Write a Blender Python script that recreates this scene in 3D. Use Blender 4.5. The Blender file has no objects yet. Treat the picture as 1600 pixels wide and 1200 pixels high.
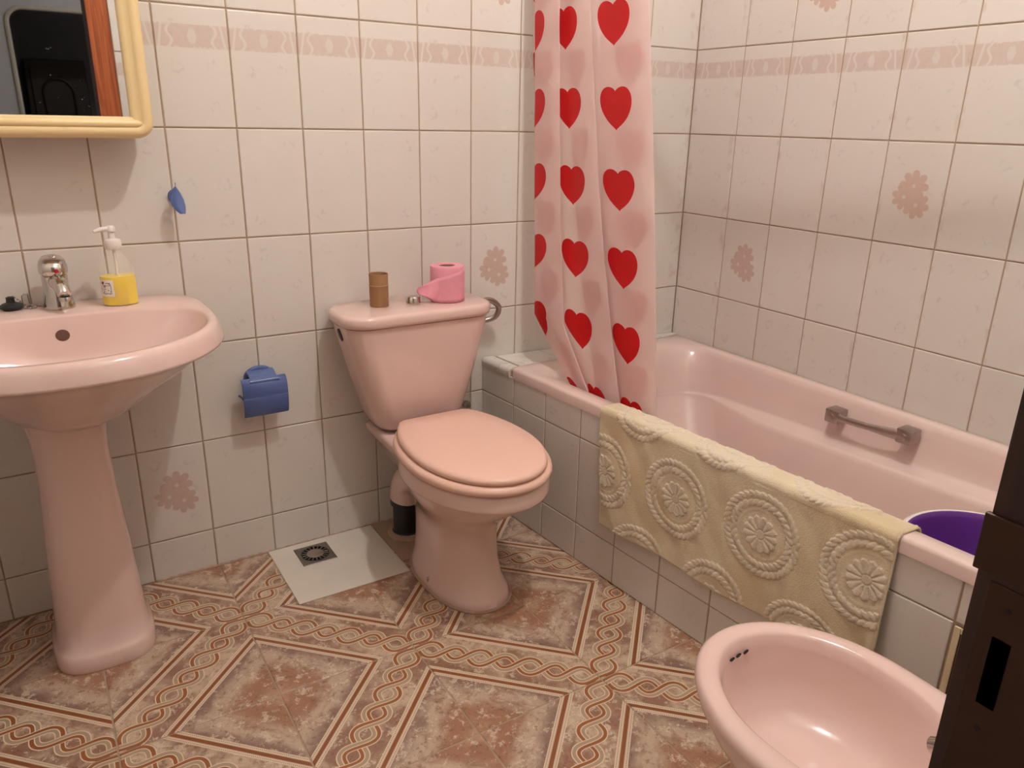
import bpy, bmesh, math, random
from mathutils import Vector, Matrix, noise
random.seed(7)
PI = math.pi
scene = bpy.context.scene
COL = scene.collection

# ------------------------------------------------------------------ camera
F_PX = 1192.78
CAM = Vector((-0.3106, -2.0411, 1.2176))
RIGHT = Vector((0.848025, -0.529598, 0.019465))
DOWN = Vector((-0.156689, -0.285649, -0.945438))
FWD = Vector((0.506263, 0.798705, -0.325220))
cd = bpy.data.cameras.new('camera')
cd.sensor_width = 36.0
cd.lens = F_PX / 1600 * 36.0
cd.clip_start = 0.02
cam = bpy.data.objects.new('camera', cd)
COL.objects.link(cam)
cam.matrix_world = Matrix(((RIGHT.x, -DOWN.x, -FWD.x, CAM.x), (RIGHT.y, -DOWN.y, -FWD.y, CAM.y),
                           (RIGHT.z, -DOWN.z, -FWD.z, CAM.z), (0, 0, 0, 1)))
scene.camera = cam

# ------------------------------------------------------------------ world, exposure
world = bpy.data.worlds.new('world')
scene.world = world
world.use_nodes = True
world.node_tree.nodes['Background'].inputs[0].default_value = (0.02, 0.02, 0.025, 1)
world.node_tree.nodes['Background'].inputs[1].default_value = 0.2
vs = scene.view_settings
vs.view_transform = 'Standard'
vs.look = 'None'
vs.exposure = 0.0
vs.gamma = 1.0
vs.use_curve_mapping = False
LAMP_POS = Vector((0.60, -1.22, 2.72))
LAMP_STRENGTH = 1090.0
LAMP_COLOR = (1.0, 0.955, 0.925)
HALL_FILL_STRENGTH = 330.0

# ------------------------------------------------------------------ helpers: nodes
def lin(c):
    return tuple((x / 255 / 12.92) if x <= 10 else ((x / 255 + 0.055) / 1.055) ** 2.4 for x in c) + (1.0,)

class X:
    """a value in a node tree, with arithmetic"""
    nt = None
    def __init__(s, v): s.v = v
    @staticmethod
    def op(o, *a, clamp=False):
        n = X.nt.nodes.new('ShaderNodeMath'); n.operation = o; n.use_clamp = clamp
        for i, q in enumerate(a):
            q = q.v if isinstance(q, X) else q
            if isinstance(q, (int, float)): n.inputs[i].default_value = q
            else: X.nt.links.new(q, n.inputs[i])
        return X(n.outputs[0])
    def __add__(s, o): return X.op('ADD', s, o)
    __radd__ = __add__
    def __sub__(s, o): return X.op('SUBTRACT', s, o)
    def __rsub__(s, o): return X.op('SUBTRACT', o, s)
    def __mul__(s, o): return X.op('MULTIPLY', s, o)
    __rmul__ = __mul__
    def __truediv__(s, o): return X.op('DIVIDE', s, o)
    def lt(s, o): return X.op('LESS_THAN', s, o)
    def gt(s, o): return X.op('GREATER_THAN', s, o)
    def abs(s): return X.op('ABSOLUTE', s)
    def sin(s): return X.op('SINE', s)
    def cos(s): return X.op('COSINE', s)
    def sqrt(s): return X.op('SQRT', s)
    def frac(s): return X.op('FRACT', s)
    def floor(s): return X.op('FLOOR', s)
    def max(s, o): return X.op('MAXIMUM', s, o)
    def min(s, o): return X.op('MINIMUM', s, o)
    def pow(s, o): return X.op('POWER', s, o)
    def sat(s): return X.op('ADD', s, 0.0, clamp=True)
    def ramp(s, a, b):
        n = X.nt.nodes.new('ShaderNodeMapRange'); n.interpolation_type = 'SMOOTHSTEP'
        X.nt.links.new(s.v, n.inputs[0]); n.inputs[1].default_value = a; n.inputs[2].default_value = b
        return X(n.outputs[0])

def mixc(f, a, b):
    n = X.nt.nodes.new('ShaderNodeMix'); n.data_type = 'RGBA'
    for i, q in ((0, f), (6, a), (7, b)):
        q = q.v if isinstance(q, X) else q
        if isinstance(q, (int, float, tuple)): n.inputs[i].default_value = q
        else: X.nt.links.new(q, n.inputs[i])
    return n.outputs[2]

def coords(kind='Object'):
    t = X.nt.nodes.new('ShaderNodeTexCoord')
    s = X.nt.nodes.new('ShaderNodeSeparateXYZ')
    X.nt.links.new(t.outputs[kind], s.inputs[0])
    return t.outputs[kind], X(s.outputs[0]), X(s.outputs[1]), X(s.outputs[2])

def rnd():
    return X(X.nt.nodes.new('ShaderNodeObjectInfo').outputs['Random'])

def vec(x, y, z):
    n = X.nt.nodes.new('ShaderNodeCombineXYZ')
    for i, q in enumerate((x, y, z)):
        q = q.v if isinstance(q, X) else q
        if isinstance(q, (int, float)): n.inputs[i].default_value = q
        else: X.nt.links.new(q, n.inputs[i])
    return n.outputs[0]

def tnoise(v, scale, detail=3, rough=0.55, dist=0.0):
    n = X.nt.nodes.new('ShaderNodeTexNoise')
    n.inputs['Scale'].default_value = scale; n.inputs['Detail'].default_value = detail
    n.inputs['Roughness'].default_value = rough; n.inputs['Distortion'].default_value = dist
    X.nt.links.new(v, n.inputs['Vector'])
    return X(n.outputs[0])

def new_mat(name):
    m = bpy.data.materials.new(name); m.use_nodes = True
    X.nt = m.node_tree
    b = m.node_tree.nodes['Principled BSDF']
    return m, b

def setin(b, k, v):
    v = v.v if isinstance(v, X) else v
    if isinstance(v, (int, float, tuple)): b.inputs[k].default_value = v
    else: X.nt.links.new(v, b.inputs[k])

def bump(b, h, strength=0.3, dist=0.002):
    n = X.nt.nodes.new('ShaderNodeBump')
    n.inputs['Strength'].default_value = strength; n.inputs['Distance'].default_value = dist
    X.nt.links.new(h.v, n.inputs['Height']); X.nt.links.new(n.outputs[0], b.inputs['Normal'])

def simple(name, c, rough=0.4, metal=0.0, coat=0.0, var=0.06, vscale=9, bscale=0, bstr=0.0, trans=0.0, ior=1.45):
    m, b = new_mat(name)
    v, x, y, z = coords()
    n = tnoise(v, vscale, 4)
    c1 = lin(c); c2 = tuple(q * (1 - 2 * var) for q in c1[:3]) + (1,)
    setin(b, 'Base Color', mixc(n, c1, c2))
    setin(b, 'Roughness', rough); setin(b, 'Metallic', metal); setin(b, 'Coat Weight', coat)
    setin(b, 'Transmission Weight', trans); setin(b, 'IOR', ior)
    if bstr: bump(b, tnoise(v, bscale, 3), bstr)
    return m

# ------------------------------------------------------------------ helpers: meshes
def tag(o, label=None, cat=None, group=None, kind=None):
    for k, v in (('label', label), ('category', cat), ('group', group), ('kind', kind)):
        if v: o[k] = v
    return o

def root(name, loc, label, cat, group=None):
    o = bpy.data.objects.new(name, None); COL.objects.link(o)
    o.location = loc; o.empty_display_size = 0.05
    return tag(o, label, cat, group)

def base_of(p):
    v = Vector((0, 0, 0))
    while p is not None:
        v += p.location; p = p.parent
    return v

def obj(name, verts, faces, mat, parent=None, smooth=True, uv=None, angle=None):
    """verts in world coordinates; the mesh is stored relative to its parent"""
    off = base_of(parent)
    me = bpy.data.meshes.new(name)
    me.from_pydata([tuple(Vector(v) - off) for v in verts], [], faces)
    bm = bmesh.new(); bm.from_mesh(me)
    bmesh.ops.remove_doubles(bm, verts=bm.verts, dist=1e-6)
    if len(bm.faces): bmesh.ops.recalc_face_normals(bm, faces=bm.faces)
    bm.to_mesh(me); bm.free()
    if smooth:
        for p in me.polygons: p.use_smooth = True
        me.set_sharp_from_angle(angle=math.radians(angle if angle else 40))
    o = bpy.data.objects.new(name, me); COL.objects.link(o)
    me.materials.append(mat)
    if parent is not None: o.parent = parent
    return o

class MB:
    def __init__(s): s.v = []; s.f = []
    def add(s, v, f):
        o = len(s.v); s.v += [tuple(q) for q in v]; s.f += [tuple(i + o for i in q) for q in f]; return s
    def loft(s, rings, cap0=True, cap1=True, closed=True):
        n = len(rings[0]); v = [p for r in rings for p in r]; f = []
        for i in range(len(rings) - 1):
            for j in range(n if closed else n - 1):
                k = (j + 1) % n
                f.append((i * n + j, i * n + k, (i + 1) * n + k, (i + 1) * n + j))
        if cap0: f.append(tuple(range(n - 1, -1, -1)))
        if cap1: f.append(tuple((len(rings) - 1) * n + j for j in range(n)))
        return s.add(v, f)
    def box(s, x0, x1, y0, y1, z0, z1, bev=0.0, seg=2, rot=None, origin=None):
        bm = bmesh.new(); bmesh.ops.create_cube(bm, size=1)
        for q in bm.verts:
            q.co = Vector(((x0 + x1) / 2 + q.co.x * (x1 - x0), (y0 + y1) / 2 + q.co.y * (y1 - y0), (z0 + z1) / 2 + q.co.z * (z1 - z0)))
        if bev: bmesh.ops.bevel(bm, geom=bm.edges[:], offset=bev, segments=seg, affect='EDGES', profile=0.5)
        if rot is not None:
            for q in bm.verts: q.co = rot @ (q.co - Vector(origin)) + Vector(origin)
        bm.verts.index_update()
        s.add([q.co[:] for q in bm.verts], [tuple(q.index for q in f.verts) for f in bm.faces]); bm.free(); return s
    def tube(s, pts, r, n=12, closed=False, cap=True):
        pts = [Vector(p) for p in pts]; m = len(pts); rings = []
        up = Vector((0, 0, 1)); prev = None
        for i, p in enumerate(pts):
            a = pts[(i - 1) % m] if (closed or i > 0) else p
            b = pts[(i + 1) % m] if (closed or i < m - 1) else p
            t = (b - a).normalized()
            if prev is None:
                u = t.cross(up)
                if u.length < 1e-3: u = t.cross(Vector((1, 0, 0)))
            else:
                u = prev - t * prev.dot(t)
            u.normalize(); w = t.cross(u); prev = u
            rr = r[i] if isinstance(r, (list, tuple)) else r
            rings.append([p + (u * math.cos(k * 2 * PI / n) + w * math.sin(k * 2 * PI / n)) * rr for k in range(n)])
        if closed: rings.append(rings[0])
        return s.loft(rings, cap and not closed, cap and not closed)
    def lathe(s, prof, c=(0, 0, 0), n=32, sx=1.0, sy=1.0, cap=True, mat=None):
        rings = []
        for r, z in prof:
            ring = [Vector((r * sx * math.cos(2 * PI * k / n), r * sy * math.sin(2 * PI * k / n), z)) for k in range(n)]
            if mat is not None: ring = [mat @ q for q in ring]
            rings.append([q + Vector(c) for q in ring])
        return s.loft(rings, cap, cap)
    def obj(s, name, mat, parent=None, smooth=True, angle=None):
        return obj(name, s.v, s.f, mat, parent, smooth, angle=angle)

def sub(o, n=1):
    m = o.modifiers.new('subdivision', 'SUBSURF'); m.levels = n; m.render_levels = n
    return o

def copy_tree(o, parent=None):
    c = o.copy(); COL.objects.link(c); c.parent = parent
    for ch in o.children: copy_tree(ch, c)
    return c

def catmull(P, k=8):
    P = [Vector(p) for p in P]; out = []
    for i in range(len(P) - 1):
        a = P[max(i - 1, 0)]; b = P[i]; c = P[i + 1]; d = P[min(i + 2, len(P) - 1)]
        for j in range(k):
            t = j / k
            out.append(0.5 * ((2 * b) + (c - a) * t + (2 * a - 5 * b + 4 * c - d) * t * t + (3 * b - a - 3 * c + d) * t ** 3))
    out.append(P[-1]); return out

def sstep(a, b, x):
    t = min(1, max(0, (x - a) / (b - a))); return t * t * (3 - 2 * t)

def ov(xc, hw, yb, yf, yc, z, n=48, e=1.0, eb=None):
    """oval ring: half width hw about xc, from yb (back) over yc (widest) to yf (front)"""
    out = []
    for k in range(n):
        a = 2 * PI * k / n; c, s_ = math.cos(a), math.sin(a)
        ee = e if s_ < 0 else (eb or e)
        x = xc + hw * math.copysign(abs(c) ** ee, c)
        y = yc + ((yb - yc) if s_ > 0 else (yc - yf)) * math.copysign(abs(s_) ** ee, s_)
        out.append((x, y, z))
    return out

def rrect(x0, x1, y0, y1, r, z, k=6):
    out = []
    r = min(r, (x1 - x0) / 2 - 1e-4, (y1 - y0) / 2 - 1e-4)
    for cx, cy, a0 in ((x1 - r, y1 - r, 0), (x0 + r, y1 - r, PI / 2), (x0 + r, y0 + r, PI), (x1 - r, y0 + r, 1.5 * PI)):
        for i in range(k + 1):
            a = a0 + i * PI / 2 / k
            out.append((cx + r * math.cos(a), cy + r * math.sin(a), z))
    return out

# ------------------------------------------------------------------ room measures
XB = 1.695                # right wall
XL = -0.80                # left wall
YF = -1.90                # front wall with the doorway
ZC = 2.85
WA, WB, H, Z0 = 0.165, 0.18, 0.26753, 1.4557
def apron_x(y): return 0.868 - 0.08 * y

# ------------------------------------------------------------------ materials
def tile_mat(name, kind):
    m, b = new_mat(name)
    v, x, y, z = coords()
    r = rnd()
    base = mixc(r, lin((223, 217, 209)), lin((217, 211, 202)))
    vr = vec(x + r * 31.0, y, z + r * 17.0)
    blot = tnoise(vr, 7, 2)
    base = mixc(blot.ramp(0.35, 0.75) * 0.35, base, lin((220, 208, 199)))
    # faint printed squiggles, four to a tile
    fx = (x / WA + 0.5); fz = (z / H + 0.5)
    cx = ((fx * 2).frac() - 0.5) * WA * 0.5; cz = ((fz * 3).frac() - 0.5) * H / 3
    wob = (tnoise(vr, 60, 2) - 0.5) * 0.03
    rr = (cx * cx + cz * cz).sqrt() + wob
    sq = ((rr - 0.012).abs()).ramp(0.007, 0.0) * tnoise(vr, 75, 1).ramp(0.42, 0.6)
    gate = tnoise(vr, 16, 1).ramp(0.45, 0.62)
    base = mixc(sq * gate * 0.26, base, lin((170, 158, 150)))
    if kind == 'flower':
        mask = None; dots = None
        for (px, pz, R, ph) in ((0.004, 0.022, 0.040, 0.2), (-0.018, -0.008, 0.034, 1.0), (0.018, -0.026, 0.036, 0.6)):
            dx = x - px; dz = z - pz
            a = X.op('ARCTAN2', dz, dx)
            q = (dx * dx + dz * dz).sqrt()
            rim = ((a * 4 + ph).cos().abs()).pow(0.6) * 0.42 + 0.6
            k = (q / (rim * R)).ramp(1.06, 0.97)
            d = q.ramp(0.0065, 0.004)
            mask = k if mask is None else mask.max(k)
            dots = d if dots is None else dots.max(d)
        grain = tnoise(vr, 70, 2)
        col = mixc(grain, lin((196, 168, 156)), lin((210, 184, 172)))
        base = mixc((mask - dots * 0.7).sat() * 0.95, base, col)
    if kind == 'band':
        zz = z / H + 0.5
        band = zz.ramp(0.655, 0.668) * zz.ramp(0.856, 0.843)
        ax = (x / WA).abs()
        zc = (zz - 0.755) / 0.1
        l1 = (ax - 0.30 - (zc * 4).sin() * 0.03).abs().ramp(0.028, 0.012)
        l2 = (ax - 0.42 + zc * 0.03).abs().ramp(0.024, 0.01)
        l3 = (ax - (1 - zc.abs()) * 0.055).ramp(0.02, 0.0) * zc.abs().ramp(0.8, 0.4)
        edge = zc.abs().ramp(0.72, 0.95) * tnoise(vr, 90, 1).ramp(0.5, 0.6)
        light = l1.max(l2).max(l3 * 0.8).max(edge)
        grain = tnoise(vr, 80, 2)
        col = mixc(grain, lin((203, 184, 175)), lin((212, 196, 187)))
        base = mixc(band * (1 - light * 0.75), base, col)
    # grime that gathers towards the tile's rim in places
    ex = (0.5 - (fx - 0.5).abs()) * WA; ez = (0.5 - (fz - 0.5).abs()) * H
    g = ex.min(ez).ramp(0.006, 0.0) * tnoise(vr, 24, 2).ramp(0.5, 0.75)
    base = mixc(g * 0.3, base, lin((170, 140, 112)))
    setin(b, 'Base Color', base)
    setin(b, 'Roughness', tnoise(vr, 40, 2) * 0.12 + 0.24)
    bump(b, tnoise(vr, 14, 2), 0.12, 0.002)
    return m

M_TILE = tile_mat('wall_tile_glaze', 'plain')
M_FLOWER = tile_mat('wall_tile_flower', 'flower')
M_BAND = tile_mat('wall_tile_band', 'band')
M_GROUT = simple('grout', (196, 170, 144), 0.9, var=0.25, vscale=12)

def floor_mat(name, flip):
    m, b = new_mat(name)
    v, x, y, z = coords()
    r = rnd()
    s2 = 0.70711
    u = (x + y) * s2; w = (x - y) * s2
    if flip: u, w = w, u
    off = r * 53.0
    # streaky marble running with the bands
    vm = vec(u * 1.0 + off, w * 1.0 - off, 0.0)
    vst = vec(u * 9.0 + off, w * 34.0 + off, 0.0)
    vst2 = vec(u * 34.0 + off, w * 9.0 + off, 3.0)
    n1 = tnoise(vm, 9, 5, 0.6, 0.6); n2 = tnoise(vst, 1.0, 5, 0.7); n3 = tnoise(vm, 75, 4, 0.75); n4 = tnoise(vst2, 1.0, 5, 0.7)
    n5 = tnoise(vm, 22, 5, 0.7, 0.4)
    aw = w.abs(); bb = 0.0685
    inb = aw.lt(bb)
    t = (aw - bb) / 0.16
    alt = r.gt(0.5)
    tt = t + (n1 - 0.5) * 0.55 + (n2 - 0.5) * 0.25
    c = mixc(tt.ramp(0.08, 0.30), lin((138, 110, 98)), lin((192, 168, 146)))
    c = mixc(tt.ramp(0.34, 0.62), c, lin((160, 116, 90)))
    c = mixc(tt.ramp(0.70, 1.0), c, lin((185, 149, 120)))
    inside = mixc(n1.ramp(0.38, 0.62), lin((200, 176, 152)), lin((146, 108, 90)))
    c = mixc(inb, c, inside)
    c = mixc(n2.ramp(0.50, 0.72) * 0.55, c, lin((118, 86, 74)))
    c = mixc(n4.ramp(0.54, 0.76) * 0.5, c, lin((144, 110, 91)))
    c = mixc(n5.ramp(0.50, 0.66) * 0.65, c, lin((148, 102, 80)))
    cream = (tnoise(vm, 26, 6, 0.78, 0.2) + (n3 - 0.5) * 0.5).ramp(0.54, 0.60)
    c = mixc(cream * 0.75, c, lin((218, 200, 178)))
    speck = n3.ramp(0.54, 0.63) * n5.ramp(0.28, 0.55)
    c = mixc(speck * 0.7, c, lin((113, 71, 52)))
    fine = tnoise(vec(u * 60.0 + off, w * 200.0, 0.0), 1.0, 3, 0.7)
    c = mixc(fine.ramp(0.55, 0.75) * 0.35, c, lin((120, 84, 66)))
    # border lines of the band
    d = (aw - bb)
    pale = d.abs().lt(0.0135)
    c = mixc(pale * 0.9, c, lin((226, 206, 180)))
    dotd = ((u / 0.0042).frac() - 0.5).abs().lt(0.24) * ((d.abs() - 0.0098).abs().lt(0.0014))
    c = mixc(dotd * 0.75, c, lin((113, 81, 64)))
    c = mixc(d.abs().lt(0.0045), c, lin((138, 80, 46)))
    c = mixc((d.abs() - 0.0056).abs().lt(0.0009), c, lin((203, 181, 153)))
    # plaited strands
    L = 0.325 * 1.41421; hp = L / 7.5; A = 0.0235; W = 0.0108
    ph = u * (PI / hp)
    parity = ph.sin().gt(0.0)
    sl = ph.sin() * (A * PI / hp)
    nrm = (sl * sl + 1).sqrt()
    def strand(sign):
        dd = (w - ph.cos() * (A * sign)) / nrm
        return dd
    d1 = strand(1.0); d2 = strand(-1.0)
    def paint(c, dd, s):
        ad = dd.abs()
        ins = ad.lt(W) * aw.lt(bb - 0.012)
        side = (dd * s).gt(0.0)
        col = mixc(side, lin((148, 90, 52)), lin((171, 149, 126)))
        edge = ad.gt(W - 0.0022).max(ad.lt(0.0012))
        col = mixc(edge, col, lin((222, 200, 170)))
        return mixc(ins, c, col)
    cA = paint(paint(c, d2, -1.0), d1, 1.0)
    cB = paint(paint(c, d1, 1.0), d2, -1.0)
    c = mixc(parity, cA, cB)
    setin(b, 'Base Color', c)
    setin(b, 'Roughness', n5 * 0.2 + 0.3)
    bump(b, n3, 0.06, 0.001)
    return m
M_FLOOR = [floor_mat('floor_tile_print', False), floor_mat('floor_tile_print_turned', True)]

PINK = (229, 198, 189)
def ceramic(name, c, rough=0.1):
    m, b = new_mat(name)
    v, x, y, z = coords()
    n = tnoise(v, 4, 3)
    c1 = lin(c)
    setin(b, 'Base Color', mixc(n, c1, tuple(q * 0.93 for q in c1[:3]) + (1,)))
    setin(b, 'Roughness', tnoise(v, 25, 2) * 0.08 + rough)
    setin(b, 'Coat Weight', 0.4); setin(b, 'Coat Roughness', 0.06)
    return m
M_PINK = ceramic('pink_ceramic', PINK)
M_TUB = ceramic('pink_enamel', (230, 204, 196), 0.16)
M_SEAT = simple('peach_plastic', (236, 194, 176), 0.36, var=0.02, vscale=4)
M_CHROME = simple('chrome', (214, 210, 204), 0.13, 1.0, var=0.08, vscale=30)
M_OLDCHROME = simple('dull_chrome', (188, 178, 170), 0.3, 1.0, var=0.18, vscale=60)
M_BLACK = simple('black_rubber', (34, 36, 34), 0.4, var=0.2)
M_HOLE = simple('dark_hollow', (46, 30, 26), 0.8, var=0.2)
M_BLUE = simple('blue_plastic', (84, 104, 158), 0.32, var=0.1, coat=0.2)
M_CREAM = simple('cream_plastic', (240, 214, 160), 0.35, var=0.04, coat=0.15)
M_WHITE = simple('white_plastic', (236, 228, 220), 0.35, var=0.03)
M_CARD = simple('cardboard', (168, 128, 92), 0.85, var=0.08, vscale=60)
M_PAPER = simple('pink_paper', (236, 160, 174), 0.95, var=0.06, vscale=60, bscale=220, bstr=0.3)
M_SLAB = simple('white_slab', (226, 216, 202), 0.3, var=0.08, vscale=10)
M_BEIGE = simple('beige_tile', (186, 158, 132), 0.5, var=0.2, vscale=14)
M_STEEL = simple('drain_steel', (150, 142, 134), 0.4, 0.9, var=0.2, vscale=50)
M_PURPLE = simple('purple_plastic', (108, 56, 150), 0.3, var=0.06, coat=0.2)
M_PANEL = simple('yellowed_panel', (218, 192, 150), 0.4, var=0.1, vscale=20)
M_CAULK = simple('stained_sealant', (206, 172, 150), 0.7, var=0.3, vscale=30)
M_PLASTER = simple('ceiling_paint', (240, 238, 234), 0.9, var=0.03)
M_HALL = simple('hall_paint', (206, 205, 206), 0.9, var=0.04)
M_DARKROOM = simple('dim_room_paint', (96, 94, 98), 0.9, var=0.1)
M_CABINET = simple('dark_cabinet_wood', (44, 36, 30), 0.5, var=0.2)
M_TRIM = simple('pale_trim', (214, 206, 190), 0.7, var=0.05)
M_HALLFLOOR = simple('hall_floor_stone', (120, 100, 84), 0.6, var=0.2)
M_RED = simple('red_enamel', (190, 26, 30), 0.35)

def wood(name, ca, cb, rough=0.4):
    m, b = new_mat(name)
    v, x, y, z = coords()
    vs_ = vec(x * 60.0, y * 60.0, z * 2.2)
    n = tnoise(vs_, 1.6, 5, 0.65, 0.8)
    n2 = tnoise(vec(x * 300.0, y * 300.0, z * 6.0), 1.0, 2)
    c = mixc(n.ramp(0.3, 0.7), lin(ca), lin(cb))
    setin(b, 'Base Color', mixc(n2.ramp(0.5, 0.8) * 0.3, c, tuple(q * 0.5 for q in lin(cb)[:3]) + (1,)))
    setin(b, 'Roughness', rough)
    bump(b, n, 0.15, 0.001)
    return m
M_WOOD = wood('varnished_door_wood', (186, 100, 48), (140, 66, 30))
M_LATCH = simple('brown_strike_steel', (70, 48, 32), 0.45, 0.5, var=0.25, vscale=60)

# ------------------------------------------------------------------ structure
def panel(name, pts, mat, kind='structure'):
    o = obj(name, pts, [tuple(range(len(pts)))], mat, smooth=False)
    return tag(o, kind=kind)

def slab(name, x0, x1, y0, y1, z0, z1, mat, kind='structure', label=None, cat=None):
    o = MB().box(x0, x1, y0, y1, z0, z1).obj(name, mat, smooth=False)
    return tag(o, label, cat, kind=kind)

GD = 0.002     # joint depth
TT = 0.006     # tile thickness behind its face
wall_back = slab('wall_back', XL, XB + 0.1, GD, 0.12, -0.05, ZC, M_GROUT)
wall_right = slab('wall_right', XB + GD, XB + 0.12, YF - 0.14, GD, -0.05, ZC, M_GROUT)
wall_left = slab('wall_left', XL - 0.12, XL - GD, YF - 0.14, 0.12, -0.05, ZC, M_GROUT)
floor = slab('floor', XL, XB + 0.1, YF - 0.14, 0.12, -0.06, -GD, M_GROUT)
ceiling = slab('ceiling', XL - 0.12, XB + 0.12, YF - 0.14, 0.12, ZC, ZC + 0.08, M_PLASTER)
# front wall around the doorway
DX0, DX1, DH = -0.70, 0.10, 2.06
wf = MB()
wf.box(XL - 0.12, DX0, YF - 0.14, YF - GD, -0.05, ZC); wf.box(DX1, XB + 0.12, YF - 0.14, YF - GD, -0.05, ZC); wf.box(DX0, DX1, YF - 0.14, YF - GD, DH, ZC)
wall_front = tag(wf.obj('wall_front', M_GROUT, smooth=False), kind='structure')

tile_meshes = {}
def tile_mesh(w, h, ox, oz, mat):
    """a glazed tile facing -y with softened edges; ox, oz: centre of the cut piece within the full tile"""
    key = (round(w, 4), round(h, 4), round(ox, 4), round(oz, 4), mat.name)
    if key not in tile_meshes:
        g = 0.0017; b = 0.0024; W2, H2 = w / 2 - g, h / 2 - g
        def ring(i, y): return [(ox + sx * (W2 - i), y, oz + sz * (H2 - i)) for sx, sz in ((-1, -1), (1, -1), (1, 1), (-1, 1))]
        q = MB().loft([ring(0, TT), ring(0, 0.0016), ring(0.0007, 0.0005), ring(b, 0.0)], False, True)
        me = bpy.data.meshes.new('tile'); me.from_pydata(q.v, [], q.f)
        me.materials.append(mat)
        bm = bmesh.new(); bm.from_mesh(me); bmesh.ops.recalc_face_normals(bm, faces=bm.faces)
        # outward is -y for the big face
        big = max(bm.faces, key=lambda f: f.calc_area())
        if big.normal.y > 0: bmesh.ops.reverse_faces(bm, faces=bm.faces)
        bm.to_mesh(me); bm.free()
        tile_meshes[key] = me
    return tile_meshes[key]

def put_tile(parent, cx, cy, cz, rotz, w, h, ox=0, oz=0, mat=M_TILE, jit=0.0006):
    o = bpy.data.objects.new('tile', tile_mesh(w, h, ox, oz, mat)); COL.objects.link(o)
    o.parent = parent
    nx, ny = math.sin(rotz), -math.cos(rotz)
    d = random.uniform(0, jit)
    o.location = (cx + nx * d, cy + ny * d, cz)
    o.rotation_euler = (random.uniform(-1, 1) * 0.0012, 0, rotz + random.uniform(-1, 1) * 0.0015)
    return o

def span(a, b, step, start):
    """cut a..b at start + k*step -> list of (k, lo, hi)"""
    out = []; k = math.floor((a - start) / step)
    while start + k * step < b - 1e-6:
        lo = max(a, start + k * step); hi = min(b, start + (k + 1) * step)
        if hi - lo > 0.008: out.append((k, lo, hi))
        k += 1
    return out

def row_of(z_lo):   # row number counted down from the line at Z0
    return int(round((Z0 - z_lo) / H)) - 1

FL_A = {(5, 2), (-1, 4), (5, -1), (2, -2)}
for k, x0, x1 in span(XL, XB, WA, 0.0):
    if k == 10: continue
    if k == 9: x1 = XB - 0.001
    for kz, z0, z1 in span(0.0, ZC, H, Z0 - 20 * H):
        r = 19 - kz
        if x0 > 0.93 and z1 < 0.48: continue
        mat = M_BAND if r == 0 else (M_FLOWER if (k, r) in FL_A else M_TILE)
        cx, cz = (k + 0.5) * WA, Z0 - (r + 0.5) * H
        put_tile(wall_back, cx, 0.0, cz, 0.0, x1 - x0, z1 - z0, (x0 + x1) / 2 - cx, (z0 + z1) / 2 - cz, mat)
FL_B = {(0, 2), (3, 1), (1, -1), (6, 3)}
ZB = 0.46
for k, a0, a1 in [(-1, 0.0, 0.208)] + [(k, a, b) for k, a, b in span(0.208, -YF, WB, 0.208)]:
    for kz, z0, z1 in span(ZB, ZC, H, Z0 - 20 * H):
        r = 19 - kz
        mat = M_BAND if r == 0 else (M_FLOWER if (k, r) in FL_B else M_TILE)
        cz = Z0 - (r + 0.5) * H
        put_tile(wall_right, XB, -(a0 + a1) / 2, cz, -PI / 2, a1 - a0, z1 - z0, 0, (z0 + z1) / 2 - cz, mat)

MB().tube([(-0.16 + 0.01 * i, -0.002 - 0.0012 * math.sin(i * 1.7), 0.0015) for i in range(100)], [0.0035 + 0.0012 * math.sin(i * 2.3) for i in range(100)], 6).obj('sealant', M_CAULK, wall_back)
for k, a0, a1 in span(0.0, -YF, WA, 0.0):
    for kz, z0, z1 in span(0.0, ZC, H, Z0 - 20 * H):
        cz = Z0 - (19 - kz + 0.5) * H
        put_tile(wall_left, XL, -(a0 + a1) / 2, cz, PI / 2, a1 - a0, z1 - z0, 0, (z0 + z1) / 2 - cz, M_BAND if kz == 19 else M_TILE)
for rx0, rx1, rz0, rz1 in ((XL, DX0, 0.0, ZC), (DX0, DX1, DH, ZC), (DX1, 1.0, 0.0, ZC), (1.0, XB, 0.47, ZC)):
    for k, x0, x1 in span(rx0, rx1, WA, 0.01):
        for kz, z0, z1 in span(rz0, rz1, H, Z0 - 20 * H):
            cz = Z0 - (19 - kz + 0.5) * H
            put_tile(wall_front, (x0 + x1) / 2, YF, cz, PI, x1 - x0, z1 - z0, 0, (z0 + z1) / 2 - cz, M_BAND if kz == 19 else M_TILE)
# floor tiles: the print runs along one diagonal, turned from tile to tile
FS, FX0, FY0 = 0.325, 0.329, -0.607
def floor_tile(x0, x1, y0, y1, cx, cy, mat):
    g = 0.0018; b = 0.0015
    def ring(i, z): return [(px - cx, py - cy, z) for px, py in ((x0 + g + i, y0 + g + i), (x1 - g - i, y0 + g + i), (x1 - g - i, y1 - g - i), (x0 + g + i, y1 - g - i))]
    q = MB().loft([ring(0, -0.008), ring(0, -0.001), ring(b, 0.0)], False, True)
    me = bpy.data.meshes.new('tile'); me.from_pydata(q.v, [], q.f); me.materials.append(mat)
    bm = bmesh.new(); bm.from_mesh(me); bmesh.ops.recalc_face_normals(bm, faces=bm.faces)
    big = max(bm.faces, key=lambda f: f.calc_area())
    if big.normal.z < 0: bmesh.ops.reverse_faces(bm, faces=bm.faces)
    bm.to_mesh(me); bm.free()
    o = bpy.data.objects.new('tile', me); COL.objects.link(o); o.parent = floor; o.location = (cx, cy, 0)
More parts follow.
